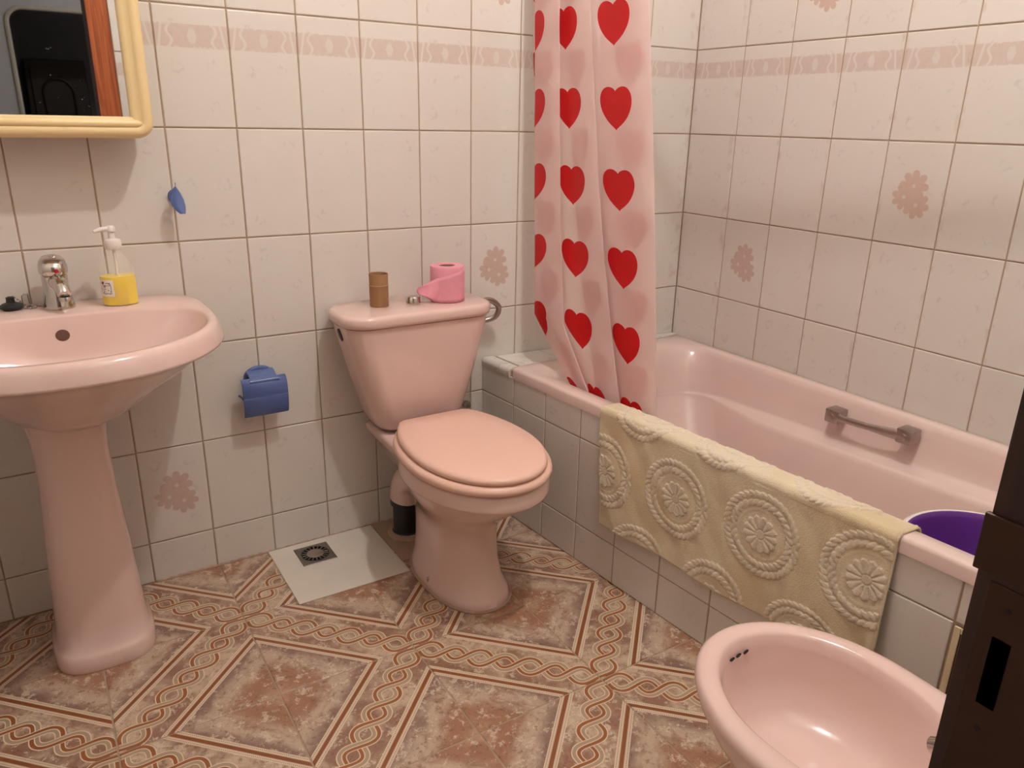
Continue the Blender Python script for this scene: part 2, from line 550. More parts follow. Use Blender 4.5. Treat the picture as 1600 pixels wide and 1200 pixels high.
for i, x0, x1 in span(XL, 1.0, FS, FX0):
    for j, y0, y1 in span(YF, -0.001, FS, FY0):
        cx, cy = FX0 + (i + 0.5) * FS, FY0 + (j + 0.5) * FS
        floor_tile(x0, x1, y0, y1, cx, cy, M_FLOOR[(i + j) % 2])

# door frame: jambs, head and the strike plate let into the right jamb
door = tag(MB().box(0.02, DX1, YF - 0.16, YF - 0.0055, 0, DH, 0.001).obj('door_1', M_WOOD, smooth=False), kind='structure')
MB().box(DX0, DX0 + 0.08, YF - 0.16, YF - 0.008, 0, DH, 0.002).obj('jamb', M_WOOD, door, smooth=False)
MB().box(DX0 + 0.08, 0.02, YF - 0.16, YF - 0.008, DH - 0.08, DH, 0.002).obj('lintel', M_WOOD, door, smooth=False)
M_REVEAL_SHADE = wood('shaded_reveal_wood', (58, 26, 13), (38, 16, 8), 0.5)
MB().box(0.0192, 0.0202, YF - 0.16, YF - 0.0052, 0, DH - 0.08, 0.0003).obj('reveal_shade_sheet', M_REVEAL_SHADE, door, smooth=False)  # thin added sheet; the jamb's shade is put into its dark wood colour
sp = MB(); sp.box(0.0184, 0.0205, -1.942, -1.911, 0.90, 1.034, 0.0006)
plate = sp.obj('strike_plate', M_LATCH, door, smooth=False)
sp = MB(); sp.box(0.0172, 0.0205, -1.936, -1.9032, 1.037, 1.064, 0.0008); sp.obj('strike_lip', M_LATCH, door, smooth=False)
MB().box(0.0184, 0.0192, -1.926, -1.917, 0.974, 1.010, 0.0005).obj('latch_hole', M_HOLE, plate, smooth=False)
for zz in (1.024, 0.962):
    MB().lathe([(0.0018, 0), (0.0015, 0.0006)], n=10, c=(0.0188, -1.921, zz), mat=Matrix.Rotation(-PI / 2, 4, 'Y')).obj('screw', M_HOLE, plate)

# hallway behind the camera, seen in the mirror
HY = -4.6
tag(slab('floor_hall', -1.8, 2.0, HY, YF - 0.14, -0.06, -0.002, M_HALLFLOOR))
slab('ceiling_hall', -1.8, 2.0, HY - 1.7, YF - 0.14, 2.6, 2.66, M_PLASTER)
slab('wall_hall_left', -1.86, -1.8, HY, YF - 0.14, 0, 2.6, M_HALL)
slab('wall_hall_right', 2.0, 2.06, HY, YF - 0.14, 0, 2.6, M_HALL)
# far wall with a rounded opening into a dim room
ox0, ox1, oz, orr = -0.215, 0.95, 1.865, 0.10
prof = [(ox0, 0.0)]
for i in range(9):
    a = PI - i * PI / 2 / 8; prof.append((ox0 + orr + orr * math.cos(a), oz - orr + orr * math.sin(a)))
for i in range(9):
    a = PI / 2 - i * PI / 2 / 8; prof.append((ox1 - orr + orr * math.cos(a), oz - orr + orr * math.sin(a)))
prof.append((ox1, 0.0))
outer = [(-1.8, 0.0)] + [(max(-1.8, min(2.0, -1.8 + 3.8 * i / 17)), 2.6) for i in range(18)] + [(2.0, 0.0)]
wh = MB(); n = len(prof)
vv = [(x, HY, z) for x, z in prof] + [(x, HY, z) for x, z in outer] + [(x, HY - 0.1, z) for x, z in prof] + [(x, HY - 0.1, z) for x, z in outer]
ff = []
for i in range(n - 1):
    ff.append((i, i + 1, n + i + 1, n + i)); ff.append((i, 2 * n + i, 2 * n + i + 1, i + 1))
wh.add(vv, ff)
wh_o = tag(wh.obj('wall_hall_back', M_HALL, smooth=False), kind='structure')
MB().tube([(x, HY + 0.004, z) for x, z in prof], 0.014, 8).obj('trim', M_TRIM, wh_o)
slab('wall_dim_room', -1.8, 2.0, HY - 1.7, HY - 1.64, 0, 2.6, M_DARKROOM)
slab('floor_dim_room', -1.8, 2.0, HY - 1.7, HY, -0.06, -0.002, M_HALLFLOOR)
cab = root('wardrobe', (0.0, HY - 1.35, 0), 'dark wardrobe with arched door panel reflected in the mirror', 'wardrobe')
MB().box(-0.14, 0.30, HY - 1.62, HY - 1.2, 0, 1.62, 0.01).obj('body', M_CABINET, cab, smooth=False)
dr = MB().box(-0.10, 0.26, HY - 1.2, HY - 1.18, 0.06, 1.56, 0.004).obj('door', M_CABINET, cab, smooth=False)
arch = [(0.02 + 0.0, 0.15)] + [(0.08 - 0.11 * math.cos(a), 1.36 + 0.11 * math.sin(a)) for a in [i * PI / 12 for i in range(13)]] + [(0.19, 0.15)]
MB().tube([(x, HY - 1.178, z) for x, z in arch], 0.012, 6).obj('moulding', M_CABINET, dr)

# ------------------------------------------------------------------ lamps
def lamp(name, pos, r, color, strength, label, zc):
    t = root(name, (pos[0], pos[1], zc), label, 'lamp')
    MB().lathe([(0.055, zc), (0.055, zc - 0.012), (0.03, zc - 0.03), (0.022, pos[2] + r * 0.9)], c=(pos[0], pos[1], 0)).obj('lamp_base', M_WHITE, t)
    m = bpy.data.materials.new(name + '_glow'); m.use_nodes = True
    nt = m.node_tree; nt.nodes.clear()
    e = nt.nodes.new('ShaderNodeEmission'); e.inputs[0].default_value = color + (1,); e.inputs[1].default_value = strength
    o = nt.nodes.new('ShaderNodeOutputMaterial'); nt.links.new(e.outputs[0], o.inputs[0])
    pr = [(max(0.001, r * math.sin(a)), pos[2] - r * math.cos(a)) for a in [i * PI / 10 for i in range(11)]]
    MB().lathe(pr, c=(pos[0], pos[1], 0), n=20).obj('bulb', m, t)
lamp('ceiling_lamp', LAMP_POS, 0.0375, LAMP_COLOR, LAMP_STRENGTH, 'white ceiling lamp with round bulb above the bathroom floor', ZC)
lamp('hall_fill_lamp', (1.3, -2.75, 2.45), 0.05, (1.0, 0.97, 0.93), HALL_FILL_STRENGTH, 'unseen added fill lamp brightening the hallway', 2.6)  # added out of view to brighten the hallway in the mirror
lamp('dim_room_fill_lamp', (1.4, -5.3, 2.45), 0.05, (1.0, 0.9, 0.8), 60.0, 'unseen added fill lamp in the dim room past the hallway', 2.6)  # unseen extra light that lifts the dim room's reflection

# ------------------------------------------------------------------ bathtub surround
d_ap = Vector((0.08, -1, 0)).normalized(); rot_ap = math.atan2(-1, 0.08)
def apron_pt(y, off=0.0, z=0.0): return (apron_x(y) + off, y, z)
surround = MB()
surround.add([apron_pt(0.0, 0.002, 0), apron_pt(YF, 0.002, 0), apron_pt(YF, 0.002, 0.478), apron_pt(0.0, 0.002, 0.478),
              apron_pt(0.0, 0.03, 0), apron_pt(YF, 0.03, 0), apron_pt(YF, 0.03, 0.478), apron_pt(0.0, 0.03, 0.478)],
             [(0, 1, 2, 3), (7, 6, 5, 4), (0, 4, 5, 1), (3, 2, 6, 7), (0, 3, 7, 4), (1, 5, 6, 2)])
apron = tag(surround.obj('wall_tub_front', M_GROUT, smooth=False), kind='structure')
PANEL_Y = (-1.49, -1.69); PANEL_Z = (0.10, 0.385)
AC = [0.0, 0.17, 0.325, 0.48, 0.64, 0.805, 0.97, 1.145, 1.32, 1.49, 1.70, 1.88]
for a0, a1 in zip(AC[:-1], AC[1:]):
    for z0, z1 in ((0.0, 0.118), (0.118, 0.3856), (0.3856, 0.476)):
        if a0 == 1.49 and 0.1 < z0 < 0.38: continue
        yy = -(a0 + a1) / 2
        put_tile(apron, apron_x(yy), yy, (z0 + z1) / 2, rot_ap, a1 - a0, z1 - z0)
pan = root('access_panel', apron_pt(-1.59, -0.002, 0.10), 'cream access panel set in the tub front beside the doorway', 'panel')
R_ap = Matrix.Rotation(rot_ap + PI / 2, 4, 'Z')
def ap_box(a0, a1, z0, z1, d0, d1, bev=0.001):
    """box on the tub front: a = distance from the back wall, d = depth proud of the tile face"""
    yc = -(a0 + a1) / 2; mb = MB().box(-d1, -d0, -(a1 - a0) / 2, (a1 - a0) / 2, z0, z1, bev)
    mb.v = [tuple((R_ap @ Vector((p[0], p[1], 0))) + Vector((apron_x(yc), yc, p[2]))) for p in mb.v]
    return mb
M_FRAME = simple('cream_panel_frame', (232, 212, 178), 0.4, var=0.08, vscale=30)
ap_box(1.494, 1.698, 0.120, 0.382, -0.001, 0.0015).obj('backing', M_HOLE, pan, smooth=False)
for a0, a1, z0, z1 in ((1.494, 1.505, 0.120, 0.382), (1.687, 1.698, 0.120, 0.382), (1.505, 1.687, 0.371, 0.382), (1.505, 1.687, 0.120, 0.131)):
    ap_box(a0, a1, z0, z1, 0.0015, 0.0065).obj('frame_bar', M_FRAME, pan, smooth=False)
pd = ap_box(1.5068, 1.685, 0.133, 0.369, 0.0015, 0.0045, 0.001).obj('panel_door', M_PANEL, pan, smooth=False)
for (a, z) in ((1.520, 0.262), (1.513, 0.247)):
    ap_box(a, a + 0.004, z, z + 0.005, 0.0046, 0.0052, 0.0003).obj('vent_hole', M_HOLE, pd, smooth=False)

# ledge between the back wall and the tub, with rounded edge tiles
LA, LB = (0.872, -0.002), (XB - 0.001, -0.002)
LC, LD = (XB - 0.001, -0.026), (0.885, -0.150)
def led_z(x): return -0.020 * (x - 0.872) / 0.82
led = tag(obj('ledge', [(x, y, z + led_z(x)) for z in (0.44, 0.492) for x, y in (LA, LB, LC, LD)],
              [(0, 1, 2, 3), (7, 6, 5, 4), (0, 4, 5, 1), (1, 5, 6, 2), (2, 6, 7, 3), (3, 7, 4, 0)], M_GROUT, smooth=False), kind='structure')
def lerp2(a, b, t): return (a[0] + (b[0] - a[0]) * t, a[1] + (b[1] - a[1]) * t)
cuts = [0.055, 0.26, 0.47, 0.68, 0.89, 1.0]
for i in range(len(cuts) - 1):
    g = 0.0015
    t0, t1 = cuts[i] + g, cuts[i + 1] - g
    q = [lerp2(LA, LB, t0), lerp2(LA, LB, t1), lerp2(LD, LC, t1), lerp2(LD, LC, t0)]
    MB().loft([[(x, y, 0.488 + led_z(x)) for x, y in q], [(x, y, 0.4955 + led_z(x)) for x, y in q], [(x + (sum(p[0] for p in q) / 4 - x) * 0.02, y + (sum(p[1] for p in q) / 4 - y) * 0.02, 0.4965 + led_z(x)) for x, y in q]]).obj('ledge_tile', M_TILE, led, smooth=False)
for a0, a1 in ((0.003, 0.093), (0.096, 0.148)):       # bullnose pieces along the front edge
    rr = []
    for aa in (a0, a1):
        yc = -aa; x0 = apron_x(yc) - 0.004
        ring = [(x0 + 0.040, yc, 0.470), (x0 + 0.002, yc, 0.470)]
        ring += [(x0 + 0.014 - 0.014 * math.cos(t), yc, 0.484 + 0.014 * math.sin(t)) for t in [i * PI / 12 for i in range(7)]]
        ring += [(x0 + 0.040, yc, 0.498)]
        rr.append(ring)
    MB().loft(rr).obj('edge_tile', M_TILE, led, angle=60)

# ------------------------------------------------------------------ bathtub
TFL, TBL, TFR, TBR = Vector((0.878, -0.152, 0)), Vector((1.692, -0.030, 0)), Vector((1.012, -1.885, 0)), Vector((1.692, -1.885, 0))
def tub_pt(p, q, z):
    a = TFL.lerp(TBL, p); b = TFR.lerp(TBR, p); v = a.lerp(b, q)
    return (v.x, v.y, z - 0.030 * p)
ZR = 0.506
def tub_ring(p0, p1, q0, q1, r, z, ledge=0.0, tilt=0.0, k=10, m=14):
    """rounded rectangle in (p, q), both scaled to metres for the corner radius"""
    SX, SY = 0.75, 1.75
    a0, a1, b0, b1 = p0 * SX, p1 * SX, q0 * SY, q1 * SY
    out = []
    for cx, cy, t0 in ((a1 - r, b1 - r, 0), (a0 + r, b1 - r, PI / 2), (a0 + r, b0 + r, PI), (a1 - r, b0 + r, 1.5 * PI)):
        arc = [(cx + r * math.cos(t0 + i * PI / 2 / k), cy + r * math.sin(t0 + i * PI / 2 / k)) for i in range(k + 1)]
        if out:
            l = out[-1]
            out += [(l[0] + (arc[0][0] - l[0]) * j / m, l[1] + (arc[0][1] - l[1]) * j / m) for j in range(1, m)]
        out += arc
    l = out[-1]; f0 = out[0]
    out += [(l[0] + (f0[0] - l[0]) * j / m, l[1] + (f0[1] - l[1]) * j / m) for j in range(1, m)]
    pts = []
    for a, b in out:
        p, q = a / SX, b / SY
        if ledge and p > 0.5:
            p -= ledge * sstep(0.10, 0.30, q) * sstep(0.5, 0.8, p)
        pts.append(tub_pt(p, q, z + tilt * (q - 0.55) * sstep(0.3, 0.8, p)))
    return pts
tub = root('bathtub', (1.3, -1.0, 0.0), 'pink bathtub behind the tiled front, towel over its rim', 'bathtub')
shell = MB().loft([tub_ring(0.0, 1.0, 0.0, 1.0, 0.02, ZR - 0.034), tub_ring(0.0, 1.0, 0.0, 1.0, 0.02, ZR - 0.010), tub_ring(0.003, 0.997, 0.001, 0.999, 0.022, ZR - 0.003),
                   tub_ring(0.012, 0.992, 0.005, 0.995, 0.024, ZR), tub_ring(0.065, 0.955, 0.045, 0.955, 0.11, ZR - 0.001), tub_ring(0.076, 0.945, 0.05, 0.95, 0.115, ZR - 0.007),
                   tub_ring(0.083, 0.937, 0.056, 0.945, 0.12, ZR - 0.022), tub_ring(0.10, 0.925, 0.066, 0.93, 0.13, ZR - 0.075), tub_ring(0.112, 0.915, 0.075, 0.925, 0.135, ZR - 0.113, 0.0, 0.07), tub_ring(0.114, 0.914, 0.076, 0.924, 0.135, ZR - 0.118, 0.003, 0.07),
                   tub_ring(0.115, 0.912, 0.076, 0.923, 0.135, ZR - 0.1215, 0.010, 0.07), tub_ring(0.117, 0.909, 0.078, 0.92, 0.135, ZR - 0.1260, 0.066, 0.07), tub_ring(0.118, 0.908, 0.078, 0.92, 0.135, ZR - 0.1285, 0.078, 0.07),
                   tub_ring(0.119, 0.907, 0.079, 0.919, 0.135, ZR - 0.134, 0.084, 0.07), tub_ring(0.122, 0.905, 0.082, 0.915, 0.135, ZR - 0.146, 0.088, 0.07),
                   tub_ring(0.14, 0.88, 0.10, 0.89, 0.14, ZR - 0.22, 0.085, 0.03), tub_ring(0.165, 0.855, 0.125, 0.85, 0.14, ZR - 0.32, 0.07), tub_ring(0.19, 0.83, 0.145, 0.82, 0.13, ZR - 0.36, 0.05),
                   tub_ring(0.25, 0.77, 0.18, 0.78, 0.10, ZR - 0.378, 0.03), tub_ring(0.42, 0.58, 0.40, 0.60, 0.05, ZR - 0.382)], False, True).obj('tub_shell', M_TUB, tub, angle=55)
tc = tub_pt(0.5, 0.25, ZR - 0.376)
MB().lathe([(0.028, 0), (0.026, 0.003), (0.012, 0.001)], c=tc).obj('drain', M_CHROME, tub)
# grab handle on the far side
gh = root('grab_handle', (1.60, -0.90, 0.40), 'dull chrome grab handle on the inner side of the bathtub', 'handle')
A1, A2 = Vector((1.622, -0.785, 0.424)), Vector((1.622, -1.005, 0.440))
cs = []
for t in [i / 16 for i in range(17)]:
    p = A1.lerp(A2, t); out_ = 0.026 + 0.008 * math.sin(PI * t)
    w = 0.010 + 0.008 * max(0, t - 0.55) / 0.45 + 0.004 * max(0, 0.2 - t) / 0.2
    cs.append([(p.x - out_ + 0.008 * math.cos(a), p.y, p.z + w * math.sin(a)) for a in [k * 2 * PI / 12 for k in range(12)]])
MB().loft(cs).obj('grip', M_OLDCHROME, gh)
for P_ in (A1, A2):
    pl = MB().box(P_.x - 0.036, P_.x + 0.012, P_.y - 0.022, P_.y + 0.022, P_.z - 0.021, P_.z + 0.021, 0.005).obj('mount', M_OLDCHROME, gh)
    MB().lathe([(0.010, 0), (0.009, 0.003), (0.004, 0.004)], c=(P_.x - 0.036, P_.y, P_.z), mat=Matrix.Rotation(-PI / 2, 4, 'Y')).obj('boss', M_OLDCHROME, pl)

# purple bowl standing in the tub
bk = root('washing_bowl', (1.281, -1.404, 0.125), 'purple plastic bowl with white rim inside the bathtub', 'bowl')
bo = MB().lathe([(0.115, 0.125), (0.125, 0.128), (0.150, 0.26), (0.163, 0.385), (0.175, 0.389), (0.176, 0.397), (0.170, 0.400), (0.166, 0.399)], c=(1.281, -1.404, 0), n=56, cap=False).obj('outer_shell', M_WHITE, bk)
MB().lathe([(0.166, 0.399), (0.163, 0.396), (0.161, 0.385), (0.157, 0.365), (0.150, 0.30), (0.146, 0.262), (0.136, 0.256), (0.122, 0.14), (0.02, 0.137)], c=(1.281, -1.404, 0), n=56, cap=False).obj('inner_shell', M_PURPLE, bk)

# ------------------------------------------------------------------ wash basin
BX = -0.285
basin = root('wash_basin', (BX, -0.26, 0), 'pink pedestal wash basin under the mirror', 'wash basin')
ZD = 0.80
NB = 72
def bring(hw, yb, yf, z, e=0.92, eb=0.45, yc=-0.24, xc=BX, dz=0.0): 
    return [(x, y, z + dz * max(0, (y + 0.1)) ) for x, y, z in ov(xc, hw, yb, yf, yc, z, NB, e, eb)]
rings = [bring(0.085, -0.10, -0.34, 0.598, 1, .8), bring(0.125, -0.06, -0.385, 0.622, 1, .7), bring(0.17, -0.03, -0.43, 0.66, 1, .6), bring(0.228, -0.01, -0.48, 0.70), bring(0.272, -0.004, -0.525, 0.735),
         bring(0.291, -0.003, -0.544, 0.752), bring(0.304, -0.003, -0.557, 0.7555), bring(0.3115, -0.003, -0.565, 0.7570), bring(0.3145, -0.003, -0.568, 0.7595), bring(0.3143, -0.003, -0.568, 0.764),
         bring(0.306, -0.003, -0.558, 0.788), bring(0.3035, -0.003, -0.555, 0.794), bring(0.299, -0.003, -0.550, 0.7985), bring(0.294, -0.010, -0.545, 0.8005), bring(0.283, -0.146, -0.533, 0.8005, 0.95, 0.8, -0.28), bring(0.280, -0.149, -0.530, 0.7985, 0.95, 0.8, -0.28), bring(0.2775, -0.1515, -0.527, 0.794, 0.95, 0.8, -0.28), bring(0.269, -0.156, -0.518, 0.775, .95, .85, -0.28),
         bring(0.251, -0.162, -0.498, 0.748, .95, .9, -.29), bring(0.222, -0.170, -0.465, 0.718, .97, .95, -.29), bring(0.172, -0.182, -0.42, 0.694, 1, 1, -.29), bring(0.10, -0.20, -0.36, 0.681, 1, 1, -.28), bring(0.03, -0.25, -0.29, 0.677, 1, 1, -.27)]
MB().loft(rings, True, True).obj('bowl', M_PINK, basin, angle=70)
# overflow hole
M_OVER = simple('overflow_shade', (112, 78, 66), 0.7, var=0.2)
MB().lathe([(0.0125, -0.002), (0.0125, 0.0012), (0.011, 0.0016), (0.001, 0.0014)], c=(BX + 0.003, -0.1605, 0.757), sx=1.1, n=28, mat=Matrix.Rotation(PI / 2 - 0.14, 4, 'X')).obj('overflow_hole', M_OVER, basin)
# pedestal: D-shaped column, wide at the foot
def ped(hw, yb, yf, z): return [(x, y, z) for x, y, _ in ov(BX - 0.02, hw, yb, yf, -0.19, z, 56, 0.62, 0.5)]
MB().loft([ped(0.109, -0.09, -0.320, 0.0), ped(0.110, -0.09, -0.322, 0.006), ped(0.109, -0.09, -0.320, 0.032), ped(0.106, -0.09, -0.314, 0.042), ped(0.099, -0.09, -0.302, 0.052), ped(0.0965, -0.09, -0.298, 0.10), ped(0.088, -0.09, -0.290, 0.25), ped(0.077, -0.09, -0.278, 0.42),
           ped(0.074, -0.09, -0.276, 0.52), ped(0.080, -0.09, -0.285, 0.58), ped(0.094, -0.09, -0.305, 0.625)]).obj('pedestal', M_PINK, basin, angle=70)

# mixer tap
TX, TY = -0.277, -0.075
tap = root('mixer_tap', (TX, TY, 0.80), 'chrome mixer tap with red dot on the wash basin', 'tap')
MB().lathe([(0.0325, 0.7995), (0.033, 0.803), (0.0305, 0.815), (0.0265, 0.835), (0.0255, 0.85), (0.026, 0.868), (0.0265, 0.873), (0.024, 0.876)], c=(TX, TY, 0), n=36).obj('tap_body', M_CHROME, tap)
spts = catmull([(TX, TY, 0.858), (TX + 0.004, TY - 0.030, 0.863), (TX + 0.009, TY - 0.054, 0.856), (TX + 0.012, TY - 0.070, 0.840)], 5)
MB().tube(spts, [0.0185 - 0.0045 * i / (len(spts) - 2) for i in range(len(spts) - 1)] + [0.010], 18).obj('spout', M_CHROME, tap)
MB().lathe([(0.011, 0), (0.0125, -0.004), (0.0125, -0.009), (0.008, -0.010)], c=(TX + 0.0125, TY - 0.069, 0.838), n=18).obj('aerator', M_CHROME, tap)
rg = []
for r, z in [(0.022, 0.876), (0.0275, 0.879), (0.029, 0.886), (0.0285, 0.897), (0.026, 0.906), (0.021, 0.912), (0.010, 0.916), (0.001, 0.9165)]:
    rg.append([(TX + r * math.cos(a), TY + r * 1.1 * math.sin(a) - 0.002, z + 0.3 * r * math.sin(a) * (z - 0.876) / 0.04) for a in [k * 2 * PI / 32 for k in range(32)]])
lever = MB().loft(rg).obj('lever_head', M_CHROME, tap)
MB().lathe([(0.0045, 0), (0.0035, 0.0012), (0.0005, 0.0016)], n=12, c=(TX + 0.005, TY - 0.0335, 0.888), mat=Matrix.Rotation(PI / 2, 4, 'X')).obj('temperature_dot', M_RED, lever)
MB().lathe([(0.009, 0.912), (0.0085, 0.918), (0.003, 0.920)], n=16, c=(TX + 0.004, TY + 0.004, 0)).obj('cap', M_CHROME, lever)

# sink plug with its chain
plug = root('sink_plug', (-0.372, -0.045, 0.8), 'black rubber sink plug with bead chain on the basin', 'plug')
MB().lathe([(0.016, 0.8005), (0.0225, 0.804), (0.0235, 0.809), (0.018, 0.814), (0.009, 0.817), (0.008, 0.824), (0.0085, 0.828), (0.003, 0.830)], c=(-0.368, -0.050, 0), n=24).obj('stopper', M_BLACK, plug)
cpts = catmull([(-0.362, -0.048, 0.829), (-0.350, -0.040, 0.816), (-0.338, -0.040, 0.8035), (-0.326, -0.046, 0.803), (-0.322, -0.058, 0.803), (-0.332, -0.064, 0.803), (-0.343, -0.056, 0.803), (-0.338, -0.046, 0.806), (-0.325, -0.04, 0.803), (-0.312, -0.045, 0.803)], 3)
for i, p in enumerate(cpts):
    MB().lathe([(0.0004, -0.0024), (0.0019, -0.0014), (0.0024, 0), (0.0019, 0.0014), (0.0004, 0.0024)], c=p, n=8).obj('chain_bead', M_OLDCHROME, plug)
MB().tube([(-0.346, -0.036, 0.8035), (-0.346, -0.036, 0.826), (-0.341, -0.036, 0.830), (-0.334, -0.036, 0.829), (-0.333, -0.036, 0.806)], 0.0013, 6).obj('chain_ring', M_OLDCHROME, plug)

# soap dispenser
SXc, SYc = -0.153, -0.098
M_CLEAR, b = new_mat('clear_bottle_plastic')
setin(b, 'Base Color', (0.93, 0.93, 0.9, 1)); setin(b, 'Roughness', 0.12); setin(b, 'Transmission Weight', 0.0); setin(b, 'Alpha', 0.13)
M_SOAP = simple('yellow_soap', (255, 220, 0), 0.2, var=0.04, vscale=6, coat=0.3)
def label_mat():
    m, b = new_mat('bottle_label')
    v, x, y, z = coords('UV')
    ink = (tnoise(v, 7, 3, 0.6).ramp(0.56, 0.58)) * x.gt(0.12) * x.lt(0.9) * y.gt(0.12) * y.lt(0.9)
    box = ((x - 0.62).abs().lt(0.24) * (y - 0.42).abs().lt(0.26)) - ((x - 0.62).abs().lt(0.20) * (y - 0.42).abs().lt(0.22))
    red = ((x - 0.35) * (x - 0.35) + (y - 0.82) * (y - 0.82)).sqrt().lt(0.09)
    c = mixc(ink.max(box) * 0.8, lin((236, 226, 214)), lin((70, 52, 46)))
    setin(b, 'Base Color', mixc(red, c, lin((120, 24, 20)))); setin(b, 'Roughness', 0.5)
    return m
M_LABEL = label_mat()
soap = root('soap_dispenser', (SXc, SYc, 0.8), 'clear pump bottle half full of yellow soap on the basin', 'soap dispenser')
SC = (SXc, SYc, 0)
shellp = [(0.036, 0.8005), (0.0375, 0.803), (0.0375, 0.872), (0.0345, 0.890), (0.025, 0.906), (0.0165, 0.918), (0.0145, 0.926), (0.0145, 0.932)]
MB().lathe([(0.0345, 0.8025), (0.0362, 0.804), (0.0364, 0.868)], c=SC, n=40, sy=0.72).obj('liquid', M_SOAP, soap)
bt = MB().lathe(shellp, c=SC, n=40, sy=0.74, cap=False).obj('bottle', M_CLEAR, soap)
MB().tube([(SXc, SYc, 0.868), (SXc, SYc, 0.93)], 0.0032, 8).obj('dip_tube', M_WHITE, soap)
MB().lathe([(0.0165, 0.928), (0.018, 0.930), (0.018, 0.946), (0.0165, 0.949), (0.009, 0.950), (0.007, 0.952), (0.0065, 0.967)], c=SC, n=28).obj('collar', M_WHITE, soap)
pm = MB().lathe([(0.0065, 0.966), (0.0095, 0.967), (0.0095, 0.976), (0.007, 0.979)], c=SC, n=20)
pm.tube([(SXc, SYc, 0.973), (SXc - 0.020, SYc - 0.006, 0.973), (SXc - 0.036, SYc - 0.010, 0.969)], [0.0060, 0.0052, 0.0036], 10)
pm.obj('pump_head', M_WHITE, soap)
# label wrapped round the front-left of the bottle
lv = []; lf = []; NL = 10
for i in range(NL + 1):
    a = math.radians(188 + 62 * i / NL)
    for z in (0.824, 0.862): lv.append((SXc + 0.0382 * math.cos(a), SYc + 0.0382 * 0.755 * math.sin(a), z))
for i in range(NL): lf.append((2 * i, 2 * i + 2, 2 * i + 3, 2 * i + 1))
lo = obj('label', lv, lf, M_LABEL, soap)
uvl = lo.data.uv_layers.new(name='UVMap')
for lp in lo.data.loops:
    i = lp.vertex_index; uvl.data[lp.index].uv = ((i // 2) / NL, i % 2)

# ------------------------------------------------------------------ mirror
MX0, MX1, MZ0, MZ1 = -0.545, -0.038, 1.1665, 1.86
MD = -0.078          # how far the front moulding stands off the wall
mir = root('mirror', ((MX0 + MX1) / 2, -0.002, MZ0), 'mirror in a rounded cream plastic frame above the basin', 'mirror')
MB().box(MX0 + 0.04, MX1 - 0.04, MD + 0.03, -0.0008, MZ0 + 0.03, MZ1 - 0.03, 0.004).obj('body', M_CREAM, mir, smooth=False)
prof = [(0.040, 0.030), (0.004, 0.030), (0.0, 0.026), (0.0, -0.030), (0.003, -0.040), (0.009, -0.046), (0.017, -0.047), (0.023, -0.043), (0.026, -0.040), (0.034, -0.040), (0.042, -0.038), (0.0445, -0.033), (0.0445, -0.022)]
frm = MB(); rs = []
for d, y in prof:
    r = max(0.034 - d, 0.0015)
    rs.append([(x, y + MD, z) for x, z, _ in rrect(MX0 + d, MX1 - d, MZ0 + d, MZ1 - d, r, 0, 6)])
frm.loft(rs, False, False).obj('frame', M_CREAM, mir, angle=50)
m, b = new_mat('mirror_glass')
v, x, y, z = coords()
spk = tnoise(v, 95, 3, 0.7).ramp(0.70, 0.745) * tnoise(v, 6, 2).ramp(0.4, 0.6)
setin(b, 'Base Color', mixc(spk, (0.86, 0.87, 0.88, 1), lin((200, 196, 188))))
setin(b, 'Metallic', 1 - spk); setin(b, 'Roughness', spk * 0.5 + 0.015)
M_MIRROR = m
MB().box(MX0 + 0.04, MX1 - 0.040, MD - 0.026, MD - 0.020, MZ0 + 0.038, MZ1 - 0.038).obj('glass', M_MIRROR, mir, smooth=False)
bead = []
for xx, s_ in ((MX0 + 0.035, 0.3), (MX0 + 0.05, 1), (MX1 - 0.034, 1), (MX1 - 0.022, 0.25)):
    bead.append([(xx, MD - 0.040 - 0.0075 * s_ * math.sin(a), MZ0 + 0.030 + 0.008 * s_ * math.cos(a)) for a in [k * PI / 8 for k in range(9)]])
MB().loft(bead, True, True, closed=False).obj('moulding', M_CREAM, mir)

# ------------------------------------------------------------------ blue hook and paper holder
hk = root('wall_hook', (0.002, -0.001, 1.0), 'small blue plastic hook on the wall beside the mirror', 'hook')
rg = []
for z, w, c in ((1.056, 0.0015, 0.0), (1.050, 0.006, -0.001), (1.040, 0.0115, -0.001), (1.026, 0.0155, 0.0), (1.012, 0.0150, 0.002), (1.002, 0.011, 0.005), (0.994, 0.006, 0.008)):
    rg.append([(0.001 + c + w * math.cos(a), -0.044 + 0.004 * math.sin(a) - 0.010 * (1.03 - z) / 0.03 * (1 if z < 1.03 else 0.2), z) for a in [k * 2 * PI / 20 for k in range(20)]])
MB().loft(rg).obj('blade', M_BLUE, hk, angle=70)
MB().loft([[(0.002 + w * math.cos(a), y, 1.030 + w * 1.2 * math.sin(a)) for a in [k * 2 * PI / 16 for k in range(16)]] for y, w in ((-0.0008, 0.014), (-0.006, 0.013), (-0.010, 0.007), (-0.044, 0.006))]).obj('stem', M_BLUE, hk)
MB().tube([(0.001, -0.043, 1.052), (0.002, -0.043, 1.066)], 0.0012, 6).obj('hanging_pin', M_OLDCHROME, hk)

